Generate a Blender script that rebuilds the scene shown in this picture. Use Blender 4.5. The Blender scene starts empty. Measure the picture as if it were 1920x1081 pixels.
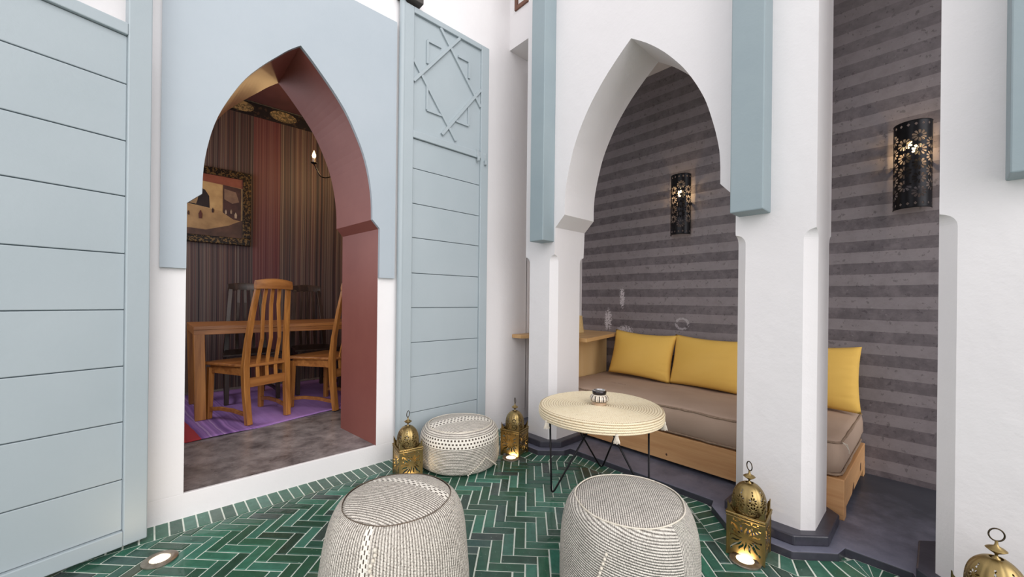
import bpy, math, random
from math import sin, cos, pi, radians, sqrt, atan2
from mathutils import Vector, Matrix
random.seed(7)
SC = bpy.context.scene
COL = SC.collection

# ------------------------------------------------------------------ camera, sky, exposure
# world axes: X runs along the left wall, Y along the arcade, Z up (metres)
EYE = 1.08
YAW, ROLL, FPX = radians(47.36), 0.0111, 736.1
cd = bpy.data.cameras.new('camera'); cam = bpy.data.objects.new('camera', cd); COL.objects.link(cam)
cd.sensor_width = 36.0; cd.lens = 36.0 * FPX / 1920.0; cd.shift_y = 22.31 / 1920.0
cd.clip_start = 0.02; cd.clip_end = 100
fw = Vector((cos(YAW), sin(YAW), 0)); rt = Vector((sin(YAW), -cos(YAW), 0)); up = Vector((0, 0, 1))
r_c = rt * cos(ROLL) + up * sin(ROLL); u_c = up * cos(ROLL) - rt * sin(ROLL)
M = Matrix((( r_c.x, u_c.x, -fw.x, 0), (r_c.y, u_c.y, -fw.y, 0), (r_c.z, u_c.z, -fw.z, EYE), (0, 0, 0, 1)))
cam.matrix_world = M
SC.camera = cam

W = bpy.data.worlds.new('overcast_sky'); SC.world = W; W.use_nodes = True
bg = W.node_tree.nodes['Background']
bg.inputs['Color'].default_value = (0.985, 0.965, 1.0, 1)
_tc = W.node_tree.nodes.new('ShaderNodeTexCoord'); _sp = W.node_tree.nodes.new('ShaderNodeSeparateXYZ'); _mr = W.node_tree.nodes.new('ShaderNodeMapRange')
_mr.inputs['From Min'].default_value = 0.0; _mr.inputs['From Max'].default_value = 0.9
_mr.inputs['To Min'].default_value = 1.6; _mr.inputs['To Max'].default_value = 0.92     # overcast, brighter low down
W.node_tree.links.new(_tc.outputs['Generated'], _sp.inputs[0]); W.node_tree.links.new(_sp.outputs['Z'], _mr.inputs['Value'])
W.node_tree.links.new(_mr.outputs[0], bg.inputs['Strength'])
sd = bpy.data.lights.new('sun', 'SUN'); sd.energy = 1.95; sd.angle = radians(55); sd.color = (1.0, 0.985, 0.96)
so = bpy.data.objects.new('sun', sd); COL.objects.link(so); so.rotation_euler = Vector((0.20, 0.84, -0.50)).to_track_quat('-Z', 'Y').to_euler()
SC.view_settings.view_transform = 'Standard'; SC.view_settings.look = 'None'
SC.view_settings.gamma = 1; SC.view_settings.use_curve_mapping = False
SC.view_settings.exposure = 0.0

# ------------------------------------------------------------------ colour / node helpers
def lin(h):
    h = h.lstrip('#'); o = []
    for i in (0, 2, 4):
        c = int(h[i:i+2], 16) / 255
        o.append(c / 12.92 if c <= 0.04045 else ((c + 0.055) / 1.055) ** 2.4)
    return (o[0], o[1], o[2], 1)

class S:                                   # scalar socket with arithmetic
    def __init__(s, g, k): s.g, s.k = g, k
    def _m(s, op, *a):
        n = s.g.nt.nodes.new('ShaderNodeMath'); n.operation = op
        for i, v in enumerate((s,) + a):
            if isinstance(v, S): s.g.nt.links.new(v.k, n.inputs[i])
            else: n.inputs[i].default_value = v
        return S(s.g, n.outputs[0])
    def __add__(s, o): return s._m('ADD', o)
    def __sub__(s, o): return s._m('SUBTRACT', o)
    def __mul__(s, o): return s._m('MULTIPLY', o)
    def __truediv__(s, o): return s._m('DIVIDE', o)
    def fract(s): return s._m('FRACT')
    def floor(s): return s._m('FLOOR')
    def sin(s): return s._m('SINE')
    def abs(s): return s._m('ABSOLUTE')
    def lt(s, o): return s._m('LESS_THAN', o)
    def gt(s, o): return s._m('GREATER_THAN', o)
    def min(s, o): return s._m('MINIMUM', o)
    def max(s, o): return s._m('MAXIMUM', o)
    def pow(s, o): return s._m('POWER', o)
    def near(s, c, w): return (s - c).abs().lt(w)
    def inv(s): return s * -1.0 + 1.0
    def clamp(s):
        r = s._m('ADD', 0.0); r.k.node.use_clamp = True; return r

class G:                                   # material graph
    def __init__(g, name, rough=0.6, metal=0.0):
        g.m = bpy.data.materials.new(name); g.m.use_nodes = True; g.nt = g.m.node_tree
        g.b = g.nt.nodes['Principled BSDF']
        g.b.inputs['Roughness'].default_value = rough; g.b.inputs['Metallic'].default_value = metal
        g.tc = g.nt.nodes.new('ShaderNodeTexCoord'); g.nrm = None
    def xyz(g, which='Object'):
        n = g.nt.nodes.new('ShaderNodeSeparateXYZ'); g.nt.links.new(g.tc.outputs[which], n.inputs[0])
        return [S(g, n.outputs[i]) for i in range(3)]
    def vec(g, x, y=0.0, z=0.0):
        n = g.nt.nodes.new('ShaderNodeCombineXYZ')
        for i, v in enumerate((x, y, z)):
            if isinstance(v, S): g.nt.links.new(v.k, n.inputs[i])
            else: n.inputs[i].default_value = v
        return n.outputs[0]
    def noise(g, scale, detail=3, rough=0.5, vec=None, which='Object', col=False, dist=0.0):
        n = g.nt.nodes.new('ShaderNodeTexNoise'); n.inputs['Scale'].default_value = scale
        n.inputs['Detail'].default_value = detail; n.inputs['Roughness'].default_value = rough
        n.inputs['Distortion'].default_value = dist
        g.nt.links.new(vec if vec is not None else g.tc.outputs[which], n.inputs['Vector'])
        return n.outputs['Color'] if col else S(g, n.outputs['Fac'])
    def white(g, vec):
        n = g.nt.nodes.new('ShaderNodeTexWhiteNoise'); g.nt.links.new(vec, n.inputs['Vector'])
        return S(g, n.outputs['Value'])
    def attr(g, name):
        n = g.nt.nodes.new('ShaderNodeAttribute'); n.attribute_name = name; return n.outputs['Color']
    def ramp(g, f, stops, const=False):
        n = g.nt.nodes.new('ShaderNodeValToRGB'); cr = n.color_ramp
        cr.interpolation = 'CONSTANT' if const else 'LINEAR'
        while len(cr.elements) < len(stops): cr.elements.new(0.5)
        for e, (p, c) in zip(cr.elements, stops): e.position = p; e.color = lin(c) if isinstance(c, str) else c
        g.nt.links.new(f.k, n.inputs[0]); return n.outputs[0]
    def mix(g, f, a, b):
        n = g.nt.nodes.new('ShaderNodeMix'); n.data_type = 'RGBA'
        for i, v in ((0, f), (6, a), (7, b)):
            if isinstance(v, S): g.nt.links.new(v.k, n.inputs[i])
            elif isinstance(v, str): n.inputs[i].default_value = lin(v)
            elif isinstance(v, (int, float, tuple)): n.inputs[i].default_value = v
            else: g.nt.links.new(v, n.inputs[i])
        return n.outputs[2]
    def color(g, c):
        if isinstance(c, str): g.b.inputs['Base Color'].default_value = lin(c)
        else: g.nt.links.new(c, g.b.inputs['Base Color'])
    def rough(g, f): g.nt.links.new(f.k, g.b.inputs['Roughness'])
    def bump(g, h, strength=0.4, dist=0.01):
        n = g.nt.nodes.new('ShaderNodeBump'); n.inputs['Strength'].default_value = strength
        n.inputs['Distance'].default_value = dist
        g.nt.links.new(h.k, n.inputs['Height'])
        if g.nrm is not None: g.nt.links.new(g.nrm, n.inputs['Normal'])
        g.nrm = n.outputs[0]; g.nt.links.new(g.nrm, g.b.inputs['Normal'])

def simple(name, a, b=None, rough=0.6, metal=0.0, scale=6.0, bs=0.0, bscale=60.0, bd=0.003, detail=4):
    g = G(name, rough, metal)
    if b: g.color(g.mix((g.noise(scale, detail) - 0.5) * 2.2 + 0.5, a, b))
    else: g.color(a)
    if bs: g.bump(g.noise(bscale, 4, 0.6), bs, bd)
    return g.m

def emit(name, col, strength):
    m = bpy.data.materials.new(name); m.use_nodes = True
    b = m.node_tree.nodes['Principled BSDF']
    b.inputs['Base Color'].default_value = col
    b.inputs['Emission Color'].default_value = col; b.inputs['Emission Strength'].default_value = strength
    return m

# ------------------------------------------------------------------ mesh helpers
class MB:
    def __init__(s): s.v, s.f, s.mi, s.uv, s.fc = [], [], [], {}, {}
    def face(s, idx, mi=0, uv=None, fc=None):
        k = len(s.f); s.f.append(tuple(idx)); s.mi.append(mi)
        if uv: s.uv[k] = uv
        if fc: s.fc[k] = fc
    def add(s, vs, fs, mi=0, fc=None):
        o = len(s.v); s.v += [tuple(v) for v in vs]
        for f in fs: s.face([i + o for i in f], mi, None, fc)
    def box(s, a, b, mi=0):
        x0, y0, z0 = a; x1, y1, z1 = b
        s.add([(x0,y0,z0),(x1,y0,z0),(x1,y1,z0),(x0,y1,z0),(x0,y0,z1),(x1,y0,z1),(x1,y1,z1),(x0,y1,z1)],
              [(3,2,1,0),(4,5,6,7),(0,1,5,4),(1,2,6,5),(2,3,7,6),(3,0,4,7)], mi)
    def prism(s, poly, z0, z1, mi=0, top=None):
        n = len(poly); t = top or poly
        vs = [(x, y, z0) for x, y in poly] + [(x, y, z1) for x, y in t]
        fs = [tuple(range(n - 1, -1, -1)), tuple(range(n, 2 * n))] + [(i, (i+1) % n, n + (i+1) % n, n + i) for i in range(n)]
        s.add(vs, fs, mi)
    def loft(s, rings, close=True, caps=True, mi=0):
        o = len(s.v); n = len(rings[0])
        for r in rings: s.v += [tuple(p) for p in r]
        for k in range(len(rings) - 1):
            for i in range(n if close else n - 1):
                j = (i + 1) % n
                s.face((o+k*n+i, o+k*n+j, o+(k+1)*n+j, o+(k+1)*n+i), mi)
        if caps and close:
            s.face([o + i for i in range(n - 1, -1, -1)], mi); s.face([o + (len(rings)-1)*n + i for i in range(n)], mi)
    def lathe(s, prof, seg=48, c=(0, 0, 0), mi=0, caps=True, fn=None):
        rings = []
        for r, z in prof:
            ring = []
            for i in range(seg):
                a = 2 * pi * i / seg; p = (c[0] + r * cos(a), c[1] + r * sin(a), c[2] + z)
                ring.append(fn(p, a, r, z) if fn else p)
            rings.append(ring)
        s.loft(rings, True, caps, mi)
    def tube(s, pts, r, seg=8, mi=0, caps=True):
        pts = [Vector(p) for p in pts]; rings = []; n = len(pts); prev = None
        for i, p in enumerate(pts):
            t = (pts[min(i+1, n-1)] - pts[max(i-1, 0)])
            t = t.normalized() if t.length > 1e-9 else Vector((0, 0, 1))
            if prev is None:
                a = Vector((0, 0, 1)) if abs(t.z) < 0.9 else Vector((1, 0, 0)); u = t.cross(a).normalized()
            else:
                u = (prev - t * prev.dot(t)).normalized()
            prev = u; w = t.cross(u); rr = r[i] if isinstance(r, (list, tuple)) else r
            rings.append([p + u * rr * cos(2*pi*k/seg) + w * rr * sin(2*pi*k/seg) for k in range(seg)])
        s.loft(rings, True, caps, mi)
    def bar(s, pts, w, d, wdir=(1, 0, 0), mi=0):        # rectangular section swept along pts
        pts = [Vector(p) for p in pts]; rings = []; n = len(pts)
        for i, p in enumerate(pts):
            t = (pts[min(i+1, n-1)] - pts[max(i-1, 0)]).normalized()
            u = Vector(wdir); u = (u - t * u.dot(t)).normalized(); q = t.cross(u)
            ww = w[i] if isinstance(w, (list, tuple)) else w; dd = d[i] if isinstance(d, (list, tuple)) else d
            rings.append([p + u*ww/2 + q*dd/2, p - u*ww/2 + q*dd/2, p - u*ww/2 - q*dd/2, p + u*ww/2 - q*dd/2])
        s.loft(rings, True, True, mi)
    def xf(s, mat, start=0):
        for i in range(start, len(s.v)): s.v[i] = tuple(mat @ Vector(s.v[i]))
    def build(s, name, mats, parent=None, smooth=False, bevel=0.0, bseg=2, auto=None, solid=0.0, recalc=True, subsurf=0):
        me = bpy.data.meshes.new(name); me.from_pydata(s.v, [], s.f); me.update()
        for m in (mats if isinstance(mats, (list, tuple)) else [mats]): me.materials.append(m)
        if any(s.mi): me.polygons.foreach_set('material_index', s.mi)
        if s.uv:
            l = me.uv_layers.new(name='UVMap')
            for p in me.polygons:
                if p.index in s.uv:
                    for li, q in zip(p.loop_indices, s.uv[p.index]): l.data[li].uv = q
        if s.fc:
            ca = me.color_attributes.new('tint', 'FLOAT_COLOR', 'CORNER'); buf = []
            for p in me.polygons: buf += list(s.fc.get(p.index, (0.5, 0.5, 0.5, 1))) * p.loop_total
            ca.data.foreach_set('color', buf)
        if recalc or smooth:
            import bmesh
            bm = bmesh.new(); bm.from_mesh(me)
            if recalc: bmesh.ops.recalc_face_normals(bm, faces=bm.faces)
            if smooth:
                for f in bm.faces: f.smooth = True
                if auto:
                    for e in bm.edges:
                        if len(e.link_faces) != 2 or e.calc_face_angle(0) > radians(auto): e.smooth = False
            bm.to_mesh(me); bm.free()
        o = bpy.data.objects.new(name, me); COL.objects.link(o)
        if parent: o.parent = parent
        if bevel:
            b = o.modifiers.new('bevel', 'BEVEL'); b.width = bevel; b.segments = bseg; b.limit_method = 'ANGLE'; b.angle_limit = radians(35)
        if subsurf:
            b = o.modifiers.new('subsurf', 'SUBSURF'); b.levels = subsurf; b.render_levels = subsurf
        if solid:
            b = o.modifiers.new('solid', 'SOLIDIFY'); b.thickness = solid; b.offset = 0
        return o

def thing(name, label, cat, loc=(0, 0, 0), rz=0.0, group=None):
    o = bpy.data.objects.new(name, None); o.empty_display_size = 0.05; COL.objects.link(o)
    o.location = loc; o.rotation_euler = (0, 0, rz); o['label'] = label; o['category'] = cat
    if group: o['group'] = group
    return o
def tag(o, label, cat, group=None, kind=None):
    if label: o['label'] = label
    if cat: o['category'] = cat
    if group: o['group'] = group
    if kind: o['kind'] = kind
    return o
def struct(o): o['kind'] = 'structure'; return o
def dup(root, loc, rz, label, group=None):
    r = root.copy(); COL.objects.link(r); r.location = loc; r.rotation_euler = (0, 0, rz); r['label'] = label
    if group: r['group'] = group
    for ch in list(root.children):
        c = ch.copy(); COL.objects.link(c); c.parent = r
        for gch in list(ch.children):
            d = gch.copy(); COL.objects.link(d); d.parent = c
    return r

def pierced(mb, nu, nv, u0, u1, v0, v1, inside, mapf, mi=0):
    """marching-squares sheet: keeps the region where inside(u,v) > 0, mapped to 3D by mapf."""
    du, dv = (u1 - u0) / nu, (v1 - v0) / nv
    val = [[inside(u0 + i*du, v0 + j*dv) for i in range(nu + 1)] for j in range(nv + 1)]
    cache = {}
    def vid(key, u, v):
        if key not in cache:
            cache[key] = len(mb.v); mb.v.append(tuple(mapf(u, v)))
        return cache[key]
    for j in range(nv):
        for i in range(nu):
            cs = [(i, j), (i+1, j), (i+1, j+1), (i, j+1)]; f = [val[b][a] for a, b in cs]
            if max(f) <= 0: continue
            poly = []
            for k in range(4):
                a, b = cs[k], cs[(k+1) % 4]; fa, fb = f[k], f[(k+1) % 4]
                if fa > 0: poly.append(vid(a, u0 + a[0]*du, v0 + a[1]*dv))
                if (fa > 0) != (fb > 0):
                    t = fa / (fa - fb); t = min(max(t, 0.02), 0.98)
                    key = (min(a, b), max(a, b))
                    poly.append(vid(key, u0 + (a[0] + (b[0]-a[0])*t)*du, v0 + (a[1] + (b[1]-a[1])*t)*dv))
            if len(poly) >= 3: mb.face(poly, mi)

# ------------------------------------------------------------------ materials
g = G('white_plaster', 0.75)
g.color(g.mix(g.noise(1.3, 4), '#dedadb', '#e9e6e6')); g.bump(g.noise(9, 5, 0.6), 0.30, 0.012); g.bump(g.noise(90, 3), 0.12, 0.002)
M_WHITE = g.m
g = G('blue_grey_paint', 0.5)
g.color(g.mix(g.noise(2.2, 5), '#9aa5aa', '#a9b2b7')); g.bump(g.noise(40, 5, 0.65), 0.22, 0.003)
M_BLUE = g.m
g = G('blue_grey_plaster', 0.6)
g.color(g.mix(g.noise(2.0, 5, 0.6), '#9fa9b1', '#adb5bc')); g.bump(g.noise(30, 6, 0.7), 0.25, 0.004)
M_SURR = g.m
g = G('blue_grey_pilaster_plaster', 0.6)
g.color(g.mix(g.noise(2.6, 5, 0.6), '#87969d', '#98a5a9')); g.bump(g.noise(30, 6, 0.7), 0.25, 0.004)
M_PIL = g.m
g = G('terracotta_plaster', 0.5)
g.color(g.mix(g.noise(3.0, 6, 0.65), '#7d463f', '#955c52')); g.bump(g.noise(14, 4), 0.10, 0.006)
M_TERRA = g.m
g = G('slate_tile', 0.3)
g.color(g.mix(g.noise(22, 5, 0.7), '#23222b', '#4b4a55')); g.bump(g.noise(30, 3), 0.2, 0.003)
M_SLATE = g.m
g = G('gallery_concrete', 0.38)
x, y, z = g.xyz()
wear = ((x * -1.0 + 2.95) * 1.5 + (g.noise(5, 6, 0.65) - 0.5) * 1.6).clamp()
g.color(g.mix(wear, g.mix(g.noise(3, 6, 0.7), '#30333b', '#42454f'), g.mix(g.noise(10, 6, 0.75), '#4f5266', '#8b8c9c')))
g.bump(g.noise(12, 5), 0.12, 0.004); g.rough(g.noise(4, 3) * 0.35 + 0.22)
M_GALF = g.m
g = G('polished_dark_concrete', 0.25)
g.color(g.mix((g.noise(7, 8, 0.75) - 0.32) * 2.2, '#4a4648', '#b3aaa8')); g.bump(g.noise(18, 6), 0.12, 0.004)
g.rough(g.noise(6, 4) * 0.3 + 0.14)
M_SILL = g.m
# hand-painted horizontal stripes on the gallery wall
g = G('striped_limewash', 0.55)
x, y, z = g.xyz()
zz = z + (g.noise(3.0, 3, 0.5) - 0.5) * 0.012 + (g.noise(60, 2) - 0.5) * 0.002
fade = (g.noise(2.4, 5, 0.6) - 0.35).clamp() * 2.2
st = ((zz - 1.125) / 0.141).fract().lt(0.5)
blot = g.noise(16, 8, 0.72)
light = g.mix(blot, '#6f686b', '#9e9699'); dark = g.mix((blot - 0.2) * 1.5, '#3d373c', '#736a6f')
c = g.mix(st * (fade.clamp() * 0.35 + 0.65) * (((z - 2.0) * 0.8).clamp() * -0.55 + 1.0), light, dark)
# flaked bare patches low down at the left, by the desk
def blob(gr, yy, cy_, zz_, cz_, ry, rz_):
    a = ((yy - cy_) / ry); b = ((zz_ - cz_) / rz_)
    return (a * a + b * b) * -1.0 + 1.0
chip = blob(g, y, 2.02, z, 1.12, 0.035, 0.11).max(blob(g, y, 2.17, z, 0.9, 0.05, 0.12)).max(blob(g, y, 1.99, z, 0.80, 0.10, 0.07))
sm = blob(g, y, 1.45, z, 0.90, 0.07, 0.06)
flake = ((g.noise(75, 4, 0.6) - 0.52) * 8.0 + chip.clamp() * 1.9 - 0.45).clamp() * chip.gt(0.0)
ring = sm.near(0.45, 0.22) * g.noise(40, 3).gt(0.45) * 0.45
c = g.mix((flake + ring).clamp(), c, '#d2ccd1')
pock = g.noise(45, 3, 0.6).gt(0.70) * g.noise(1.6, 2).gt(0.5)
c = g.mix(pock * 0.35, c, '#a39c9e')
c = g.mix(g.noise(38, 4, 0.6).gt(0.63) * 0.4, c, '#2d272b'); c = g.mix((g.noise(8, 7, 0.75) - 0.5) * 2.0, c, '#857c80')
g.color(c); g.bump(g.noise(20, 6, 0.7), 0.25, 0.006); g.rough(g.noise(5, 3) * 0.3 + 0.35)
M_STRIPE = g.m
# vertical striped hanging
g = G('striped_wall_cloth', 0.6)
x, y, z = g.xyz()
xw = x + (g.noise(0.8, 2) - 0.5) * 0.02
n1 = g.noise(6.5, 5, 0.8, vec=g.vec(xw, 0.0, 0.0)); n2 = g.noise(30.0, 2, 0.6, vec=g.vec(xw, 3.0, 0.0))
red = xw.near(0.95, 0.13)
c1 = g.ramp((n1 - 0.5) * 1.9 + 0.5, [(0.0, '#1e171c'), (0.22, '#4a3436'), (0.34, '#6f635c'), (0.42, '#271e25'), (0.5, '#5e403c'), (0.57, '#837466'), (0.64, '#33262d'), (0.72, '#6e5d52'), (0.8, '#2a2834')], True)
c2 = g.ramp(n2, [(0.0, '#241d24'), (0.42, '#4a4042'), (0.5, '#6d5a50'), (0.56, '#46282d'), (0.62, '#7c7268')], True)
c = g.mix(0.4, c1, c2); c = g.mix(red * 0.55, c, '#6a2a34')
g.color(c); g.bump(g.noise(40, 2, vec=g.vec(xw, 0.0, 0.0)), 0.5, 0.01)
M_CLOTH = g.m
# glazed green floor tiles
g = G('green_glazed_tile', 0.12)
at = g.attr('tint')
nn = g.noise(28, 5, 0.65)
hs = g.nt.nodes.new('ShaderNodeHueSaturation'); g.nt.links.new(at, hs.inputs['Color'])
vv = nn * 0.9 + 0.55; g.nt.links.new(vv.k, hs.inputs['Value'])
g.color(g.mix(g.noise(130, 2).gt(0.735), hs.outputs[0], '#9fb3a4'))
g.bump(g.noise(11, 3), 0.35, 0.010); g.bump(g.noise(60, 3), 0.14, 0.004)
g.rough(g.noise(16, 4) * 0.26 + 0.06)
M_TILE = g.m
M_GROUT = simple('pale_grout', '#cfd8cb', '#e6ebe1', 0.85, scale=30, bs=0.3, bscale=150)
def wood(name, a, b, rough=0.5, axis=0, scale=1.0, knots=False):
    g = G(name, rough); x, y, z = g.xyz(); p = [x, y, z]
    p = [q * (2.0 if i == axis else 30.0) * scale for i, q in enumerate(p)]
    v = g.vec(*p); n = g.noise(1.0, 5, 0.6, vec=v, dist=0.4)
    c = g.mix((n - 0.5) * 2.0 + 0.5, a, b)
    if knots: c = g.mix(g.noise(5.5, 1, 0.4).gt(0.73), c, '#4a2d1c')
    g.color(c); g.bump(n, 0.15, 0.002); return g.m
M_TEAKZ = wood('teak_wood', '#7e4c22', '#c48745', 0.38, 2)
M_TEAKX = wood('teak_wood_rail', '#774622', '#b67c44', 0.38, 0)
M_DARKW = wood('dark_stained_wood', '#15110f', '#4a372c', 0.35, 2)
M_PLANK = wood('pale_pine', '#c08a58', '#dcae7c', 0.5, 1, 0.8, True)
M_PLANKX = wood('pale_pine_end', '#bd8a5a', '#d9ab7a', 0.5, 0, 0.8, True)
M_DESK = wood('blond_desk_board', '#bc925e', '#d3ac7b', 0.5, 0, 0.5)
M_DESKP = wood('blond_desk_panel', '#cda873', '#dbbb8a', 0.55, 2, 0.25)
# textiles
g = G('taupe_mattress_cloth', 0.9)
g.color(g.mix(g.noise(5, 4), '#ab927f', '#bba391')); g.bump(g.noise(9, 4), 0.25, 0.012); g.bump(g.noise(300, 2), 0.25, 0.001)
M_MATT = g.m
M_MSEAM = simple('taupe_seam', '#836d5c', '#a08974', 0.9, scale=60, bs=0.5, bscale=200)
g = G('mustard_cotton', 0.85)
g.color(g.mix(g.noise(4, 3), '#e3b550', '#edc368')); g.bump(g.noise(350, 2), 0.25, 0.001)
M_MUST = g.m
def knit(name, mode, a='#ece4d8', b='#8f8377', pitch=0.0095, bands=(), fleck=0.5, speck='#3f362f', slope=0.0, patch=None):
    """ribs run across UV axis; bands are (centre, halfwidth) of cream rows with brown dashes"""
    g = G(name, 0.95); uv = g.xyz('UV')
    wob = (g.noise(9, 3, which='UV') - 0.5) * 0.006
    s_, t_ = (uv[0] + wob, uv[1]) if mode == 'u' else (uv[1] + wob + uv[0] * slope, uv[0])
    if patch:
        pm = uv[0].near(*patch); s_ = pm * (uv[0] + wob) + pm.inv() * s_; t_ = pm * uv[1] + pm.inv() * t_
    rib = (s_ * (pi / pitch)).sin().abs()
    st = (t_ * (2 * pi / 0.008) + s_ * 300.0).sin() * 0.5 + 0.5
    n = g.noise(170, 3, 0.6, which='UV'); big = g.noise(14, 4, 0.6, which='UV')
    f = (rib.pow(0.5) * 1.05 - (n - 0.5) * fleck * 2.6 + (big - 0.5) * 0.5 - 0.05).clamp()
    c = g.mix(f, b, a)
    c = g.mix(((n - 0.575) * 11.0 * fleck).clamp() * (rib * -0.6 + 1.0), c, speck)
    h = rib * 0.8 + st * 0.2
    for (c0, hw) in bands:
        ins = s_.near(c0, hw)
        rr = (s_ - (c0 - hw)) / (2 * hw) * 3.0
        dash = ((t_ / 0.023) + rr.floor() * 0.45).fract().lt(0.5) * (rr.fract() - 0.5).abs().lt(0.24)
        c = g.mix(ins, c, g.mix(dash, '#f5eee2', '#564c42')); h = h * ins.inv() + ins * (dash.inv() * 0.8)
    g.color(c); g.bump(h + (n - 0.5) * 0.8, 1.0, 0.008); return g.m
M_KN_FS = knit('ribbed_wool_side', 'u', pitch=0.0105, bands=((0.955, 0.014),), fleck=0.9)
M_KN_FT = knit('ribbed_wool_top', 'u', pitch=0.009, bands=((0.055, 0.019),), fleck=0.7)
M_KN_BS = knit('ribbed_wool_banded_side', 'v', pitch=0.0095, bands=((0.205, 0.03),), fleck=0.35, b='#5f544b')
M_KN_BT = knit('ribbed_wool_banded_top', 'u', pitch=0.0105, bands=((-0.02, 0.044),), fleck=0.35, b='#5f544b')
M_KN_RS = knit('striped_wool_side', 'v', pitch=0.0078, fleck=0.5, b='#4f463f', a='#efe8dd', slope=0.16, patch=(1.20, 0.12))
M_KN_RT = knit('striped_wool_top', 'v', pitch=0.0072, fleck=0.55, b='#574e46', a='#ede5da')
M_SEAM = simple('brown_seam_thread', '#4a3c30', '#6b5a4a', 0.9)
M_CREAM = simple('cream_wool', '#e4ddd0', '#cfc5b4', 0.95, scale=80, bs=0.5, bscale=300)
g = G('coiled_palm_fibre', 0.75)
x, y, z = g.xyz(); uv = g.xyz('UV')
stt = (uv[0] * (1.0 / 0.0075)).fract(); row = g.white(g.vec(uv[1].floor(), 0.0, 0.0))
gap = (uv[1].fract() - 0.5).abs().gt(0.33); stitch = ((uv[0] / 0.0095) + row + uv[1].fract() * 0.5).fract().lt(0.34)
c = g.mix(g.noise(40, 4, 0.6), '#e9d7b2', '#f6ebd0')
c = g.mix(gap * (stitch * 0.5 + 0.48) + stitch * 0.26, c, '#8a6c48'); c = g.mix((g.noise(90, 2) - 0.58) * 3.0, c, '#b79a6c')
g.color(c); g.bump(stitch.inv(), 0.5, 0.003)
M_COIL = g.m
g = G('aged_brass', 0.38, 1.0)
g.color(g.mix(g.noise(14, 5, 0.65), '#b49c6a', '#82704a')); g.bump(g.noise(50, 3), 0.18, 0.002)
M_BRASS = g.m
M_IRON = simple('black_iron', '#0d0d10', '#1c1b20', 0.38, 0.6, scale=20)
M_RING = simple('dark_bronze', '#3b332a', '#584c3c', 0.35, 0.9, scale=30)
M_STEEL = simple('brushed_steel', '#8f857a', '#b5aa9c', 0.35, 0.9, scale=40)
M_HASP = simple('painted_hasp', '#a7b1b6', '#bcc5c9', 0.4, 0.3, scale=40)
M_DARKG = simple('groove_shadow_paint', '#55656b', None, 0.6)
WARM = (1.0, 0.66, 0.30, 1)
M_GLOW = emit('lit_lens', (1.0, 0.84, 0.58, 1), 3.2)
M_BULB = emit('lit_bulb', (1.0, 0.74, 0.40, 1), 6.0)
M_BULBW = emit('lit_warm_bulb', (1.0, 0.62, 0.25, 1), 14.0)

# ------------------------------------------------------------------ structure: floor
H0 = 0.035     # gallery floor level
WY = 2.49      # left wall face
WX = 2.12      # arcade face
BX = 3.27      # striped wall
mb = MB(); mb.box((-6.0, -6.0, -0.12), (2.3, 2.6, -0.004), 0)
def tile(mb, c, ax, ay, l, w, z, th=0.006):
    greens = [(0.010, 0.075, 0.038), (0.014, 0.10, 0.05), (0.022, 0.13, 0.075), (0.03, 0.155, 0.10), (0.010, 0.058, 0.032), (0.045, 0.17, 0.115), (0.035, 0.062, 0.050), (0.02, 0.066, 0.05), (0.062, 0.085, 0.045), (0.016, 0.09, 0.055)]
    base = random.choices(greens, [6, 7, 6, 4, 5, 2, 3, 3, 1.2, 5])[0]
    k = random.uniform(0.8, 1.35); col = (base[0]*k*.82 + .016, base[1]*k*.82 + .018, base[2]*k*.86 + .018, 1)
    b = 0.0022; jl, jw = random.uniform(-0.0012, 0.0004), random.uniform(-0.0010, 0.0004)
    rot = random.uniform(-0.006, 0.006); ax2 = (ax[0]*cos(rot) - ax[1]*sin(rot), ax[0]*sin(rot) + ax[1]*cos(rot)); ay2 = (-ax2[1], ax2[0])
    hl, hw = l/2 + jl, w/2 + jw; vs = []
    tl = [random.uniform(-0.0005, 0.0005) for _ in range(4)]
    for q, (sx, sy) in enumerate(((-1,-1),(1,-1),(1,1),(-1,1))):
        vs.append((c[0] + ax2[0]*sx*hl + ay2[0]*sy*hw, c[1] + ax2[1]*sx*hl + ay2[1]*sy*hw, z - th))
    for q, (sx, sy) in enumerate(((-1,-1),(1,-1),(1,1),(-1,1))):
        vs.append((c[0] + ax2[0]*sx*hl + ay2[0]*sy*hw, c[1] + ax2[1]*sx*hl + ay2[1]*sy*hw, z - b*0.7))
    for q, (sx, sy) in enumerate(((-1,-1),(1,-1),(1,1),(-1,1))):
        vs.append((c[0] + ax2[0]*sx*(hl-b) + ay2[0]*sy*(hw-b), c[1] + ax2[1]*sx*(hl-b) + ay2[1]*sy*(hw-b), z + tl[q]))
    fs = [(0,1,5,4),(1,2,6,5),(2,3,7,6),(3,0,4,7),(4,5,9,8),(5,6,10,9),(6,7,11,10),(7,4,8,11),(8,9,10,11)]
    mb.add(vs, fs, 1, col)
U = 0.0505; LT, WT = 3*U - 0.0052, U - 0.0068
A = radians(-45.0); ex = (cos(A), sin(A)); ey = (-sin(A), cos(A))
def herr(x, y): return (x*U*ex[0] + y*U*ey[0] + 1.0, x*U*ex[1] + y*U*ey[1] + 1.0)
for k in range(-90, 91):
    for m_ in range(-30, 31):
        hx, hy = k + 3*m_, k - 3*m_
        for (cx_, cy_, ax, ay) in ((hx + 1.5, hy + 0.5, ex, ey), (hx + 3.5, hy - 0.5, ey, (-ey[1], ey[0]))):
            c = herr(cx_, cy_)
            if not (-1.7 < c[0] < 2.16 and -1.6 < c[1] < 2.42): continue
            if c[1] > 2.42: continue
            tile(mb, c, ax, ay, LT, WT, 0.0)
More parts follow.
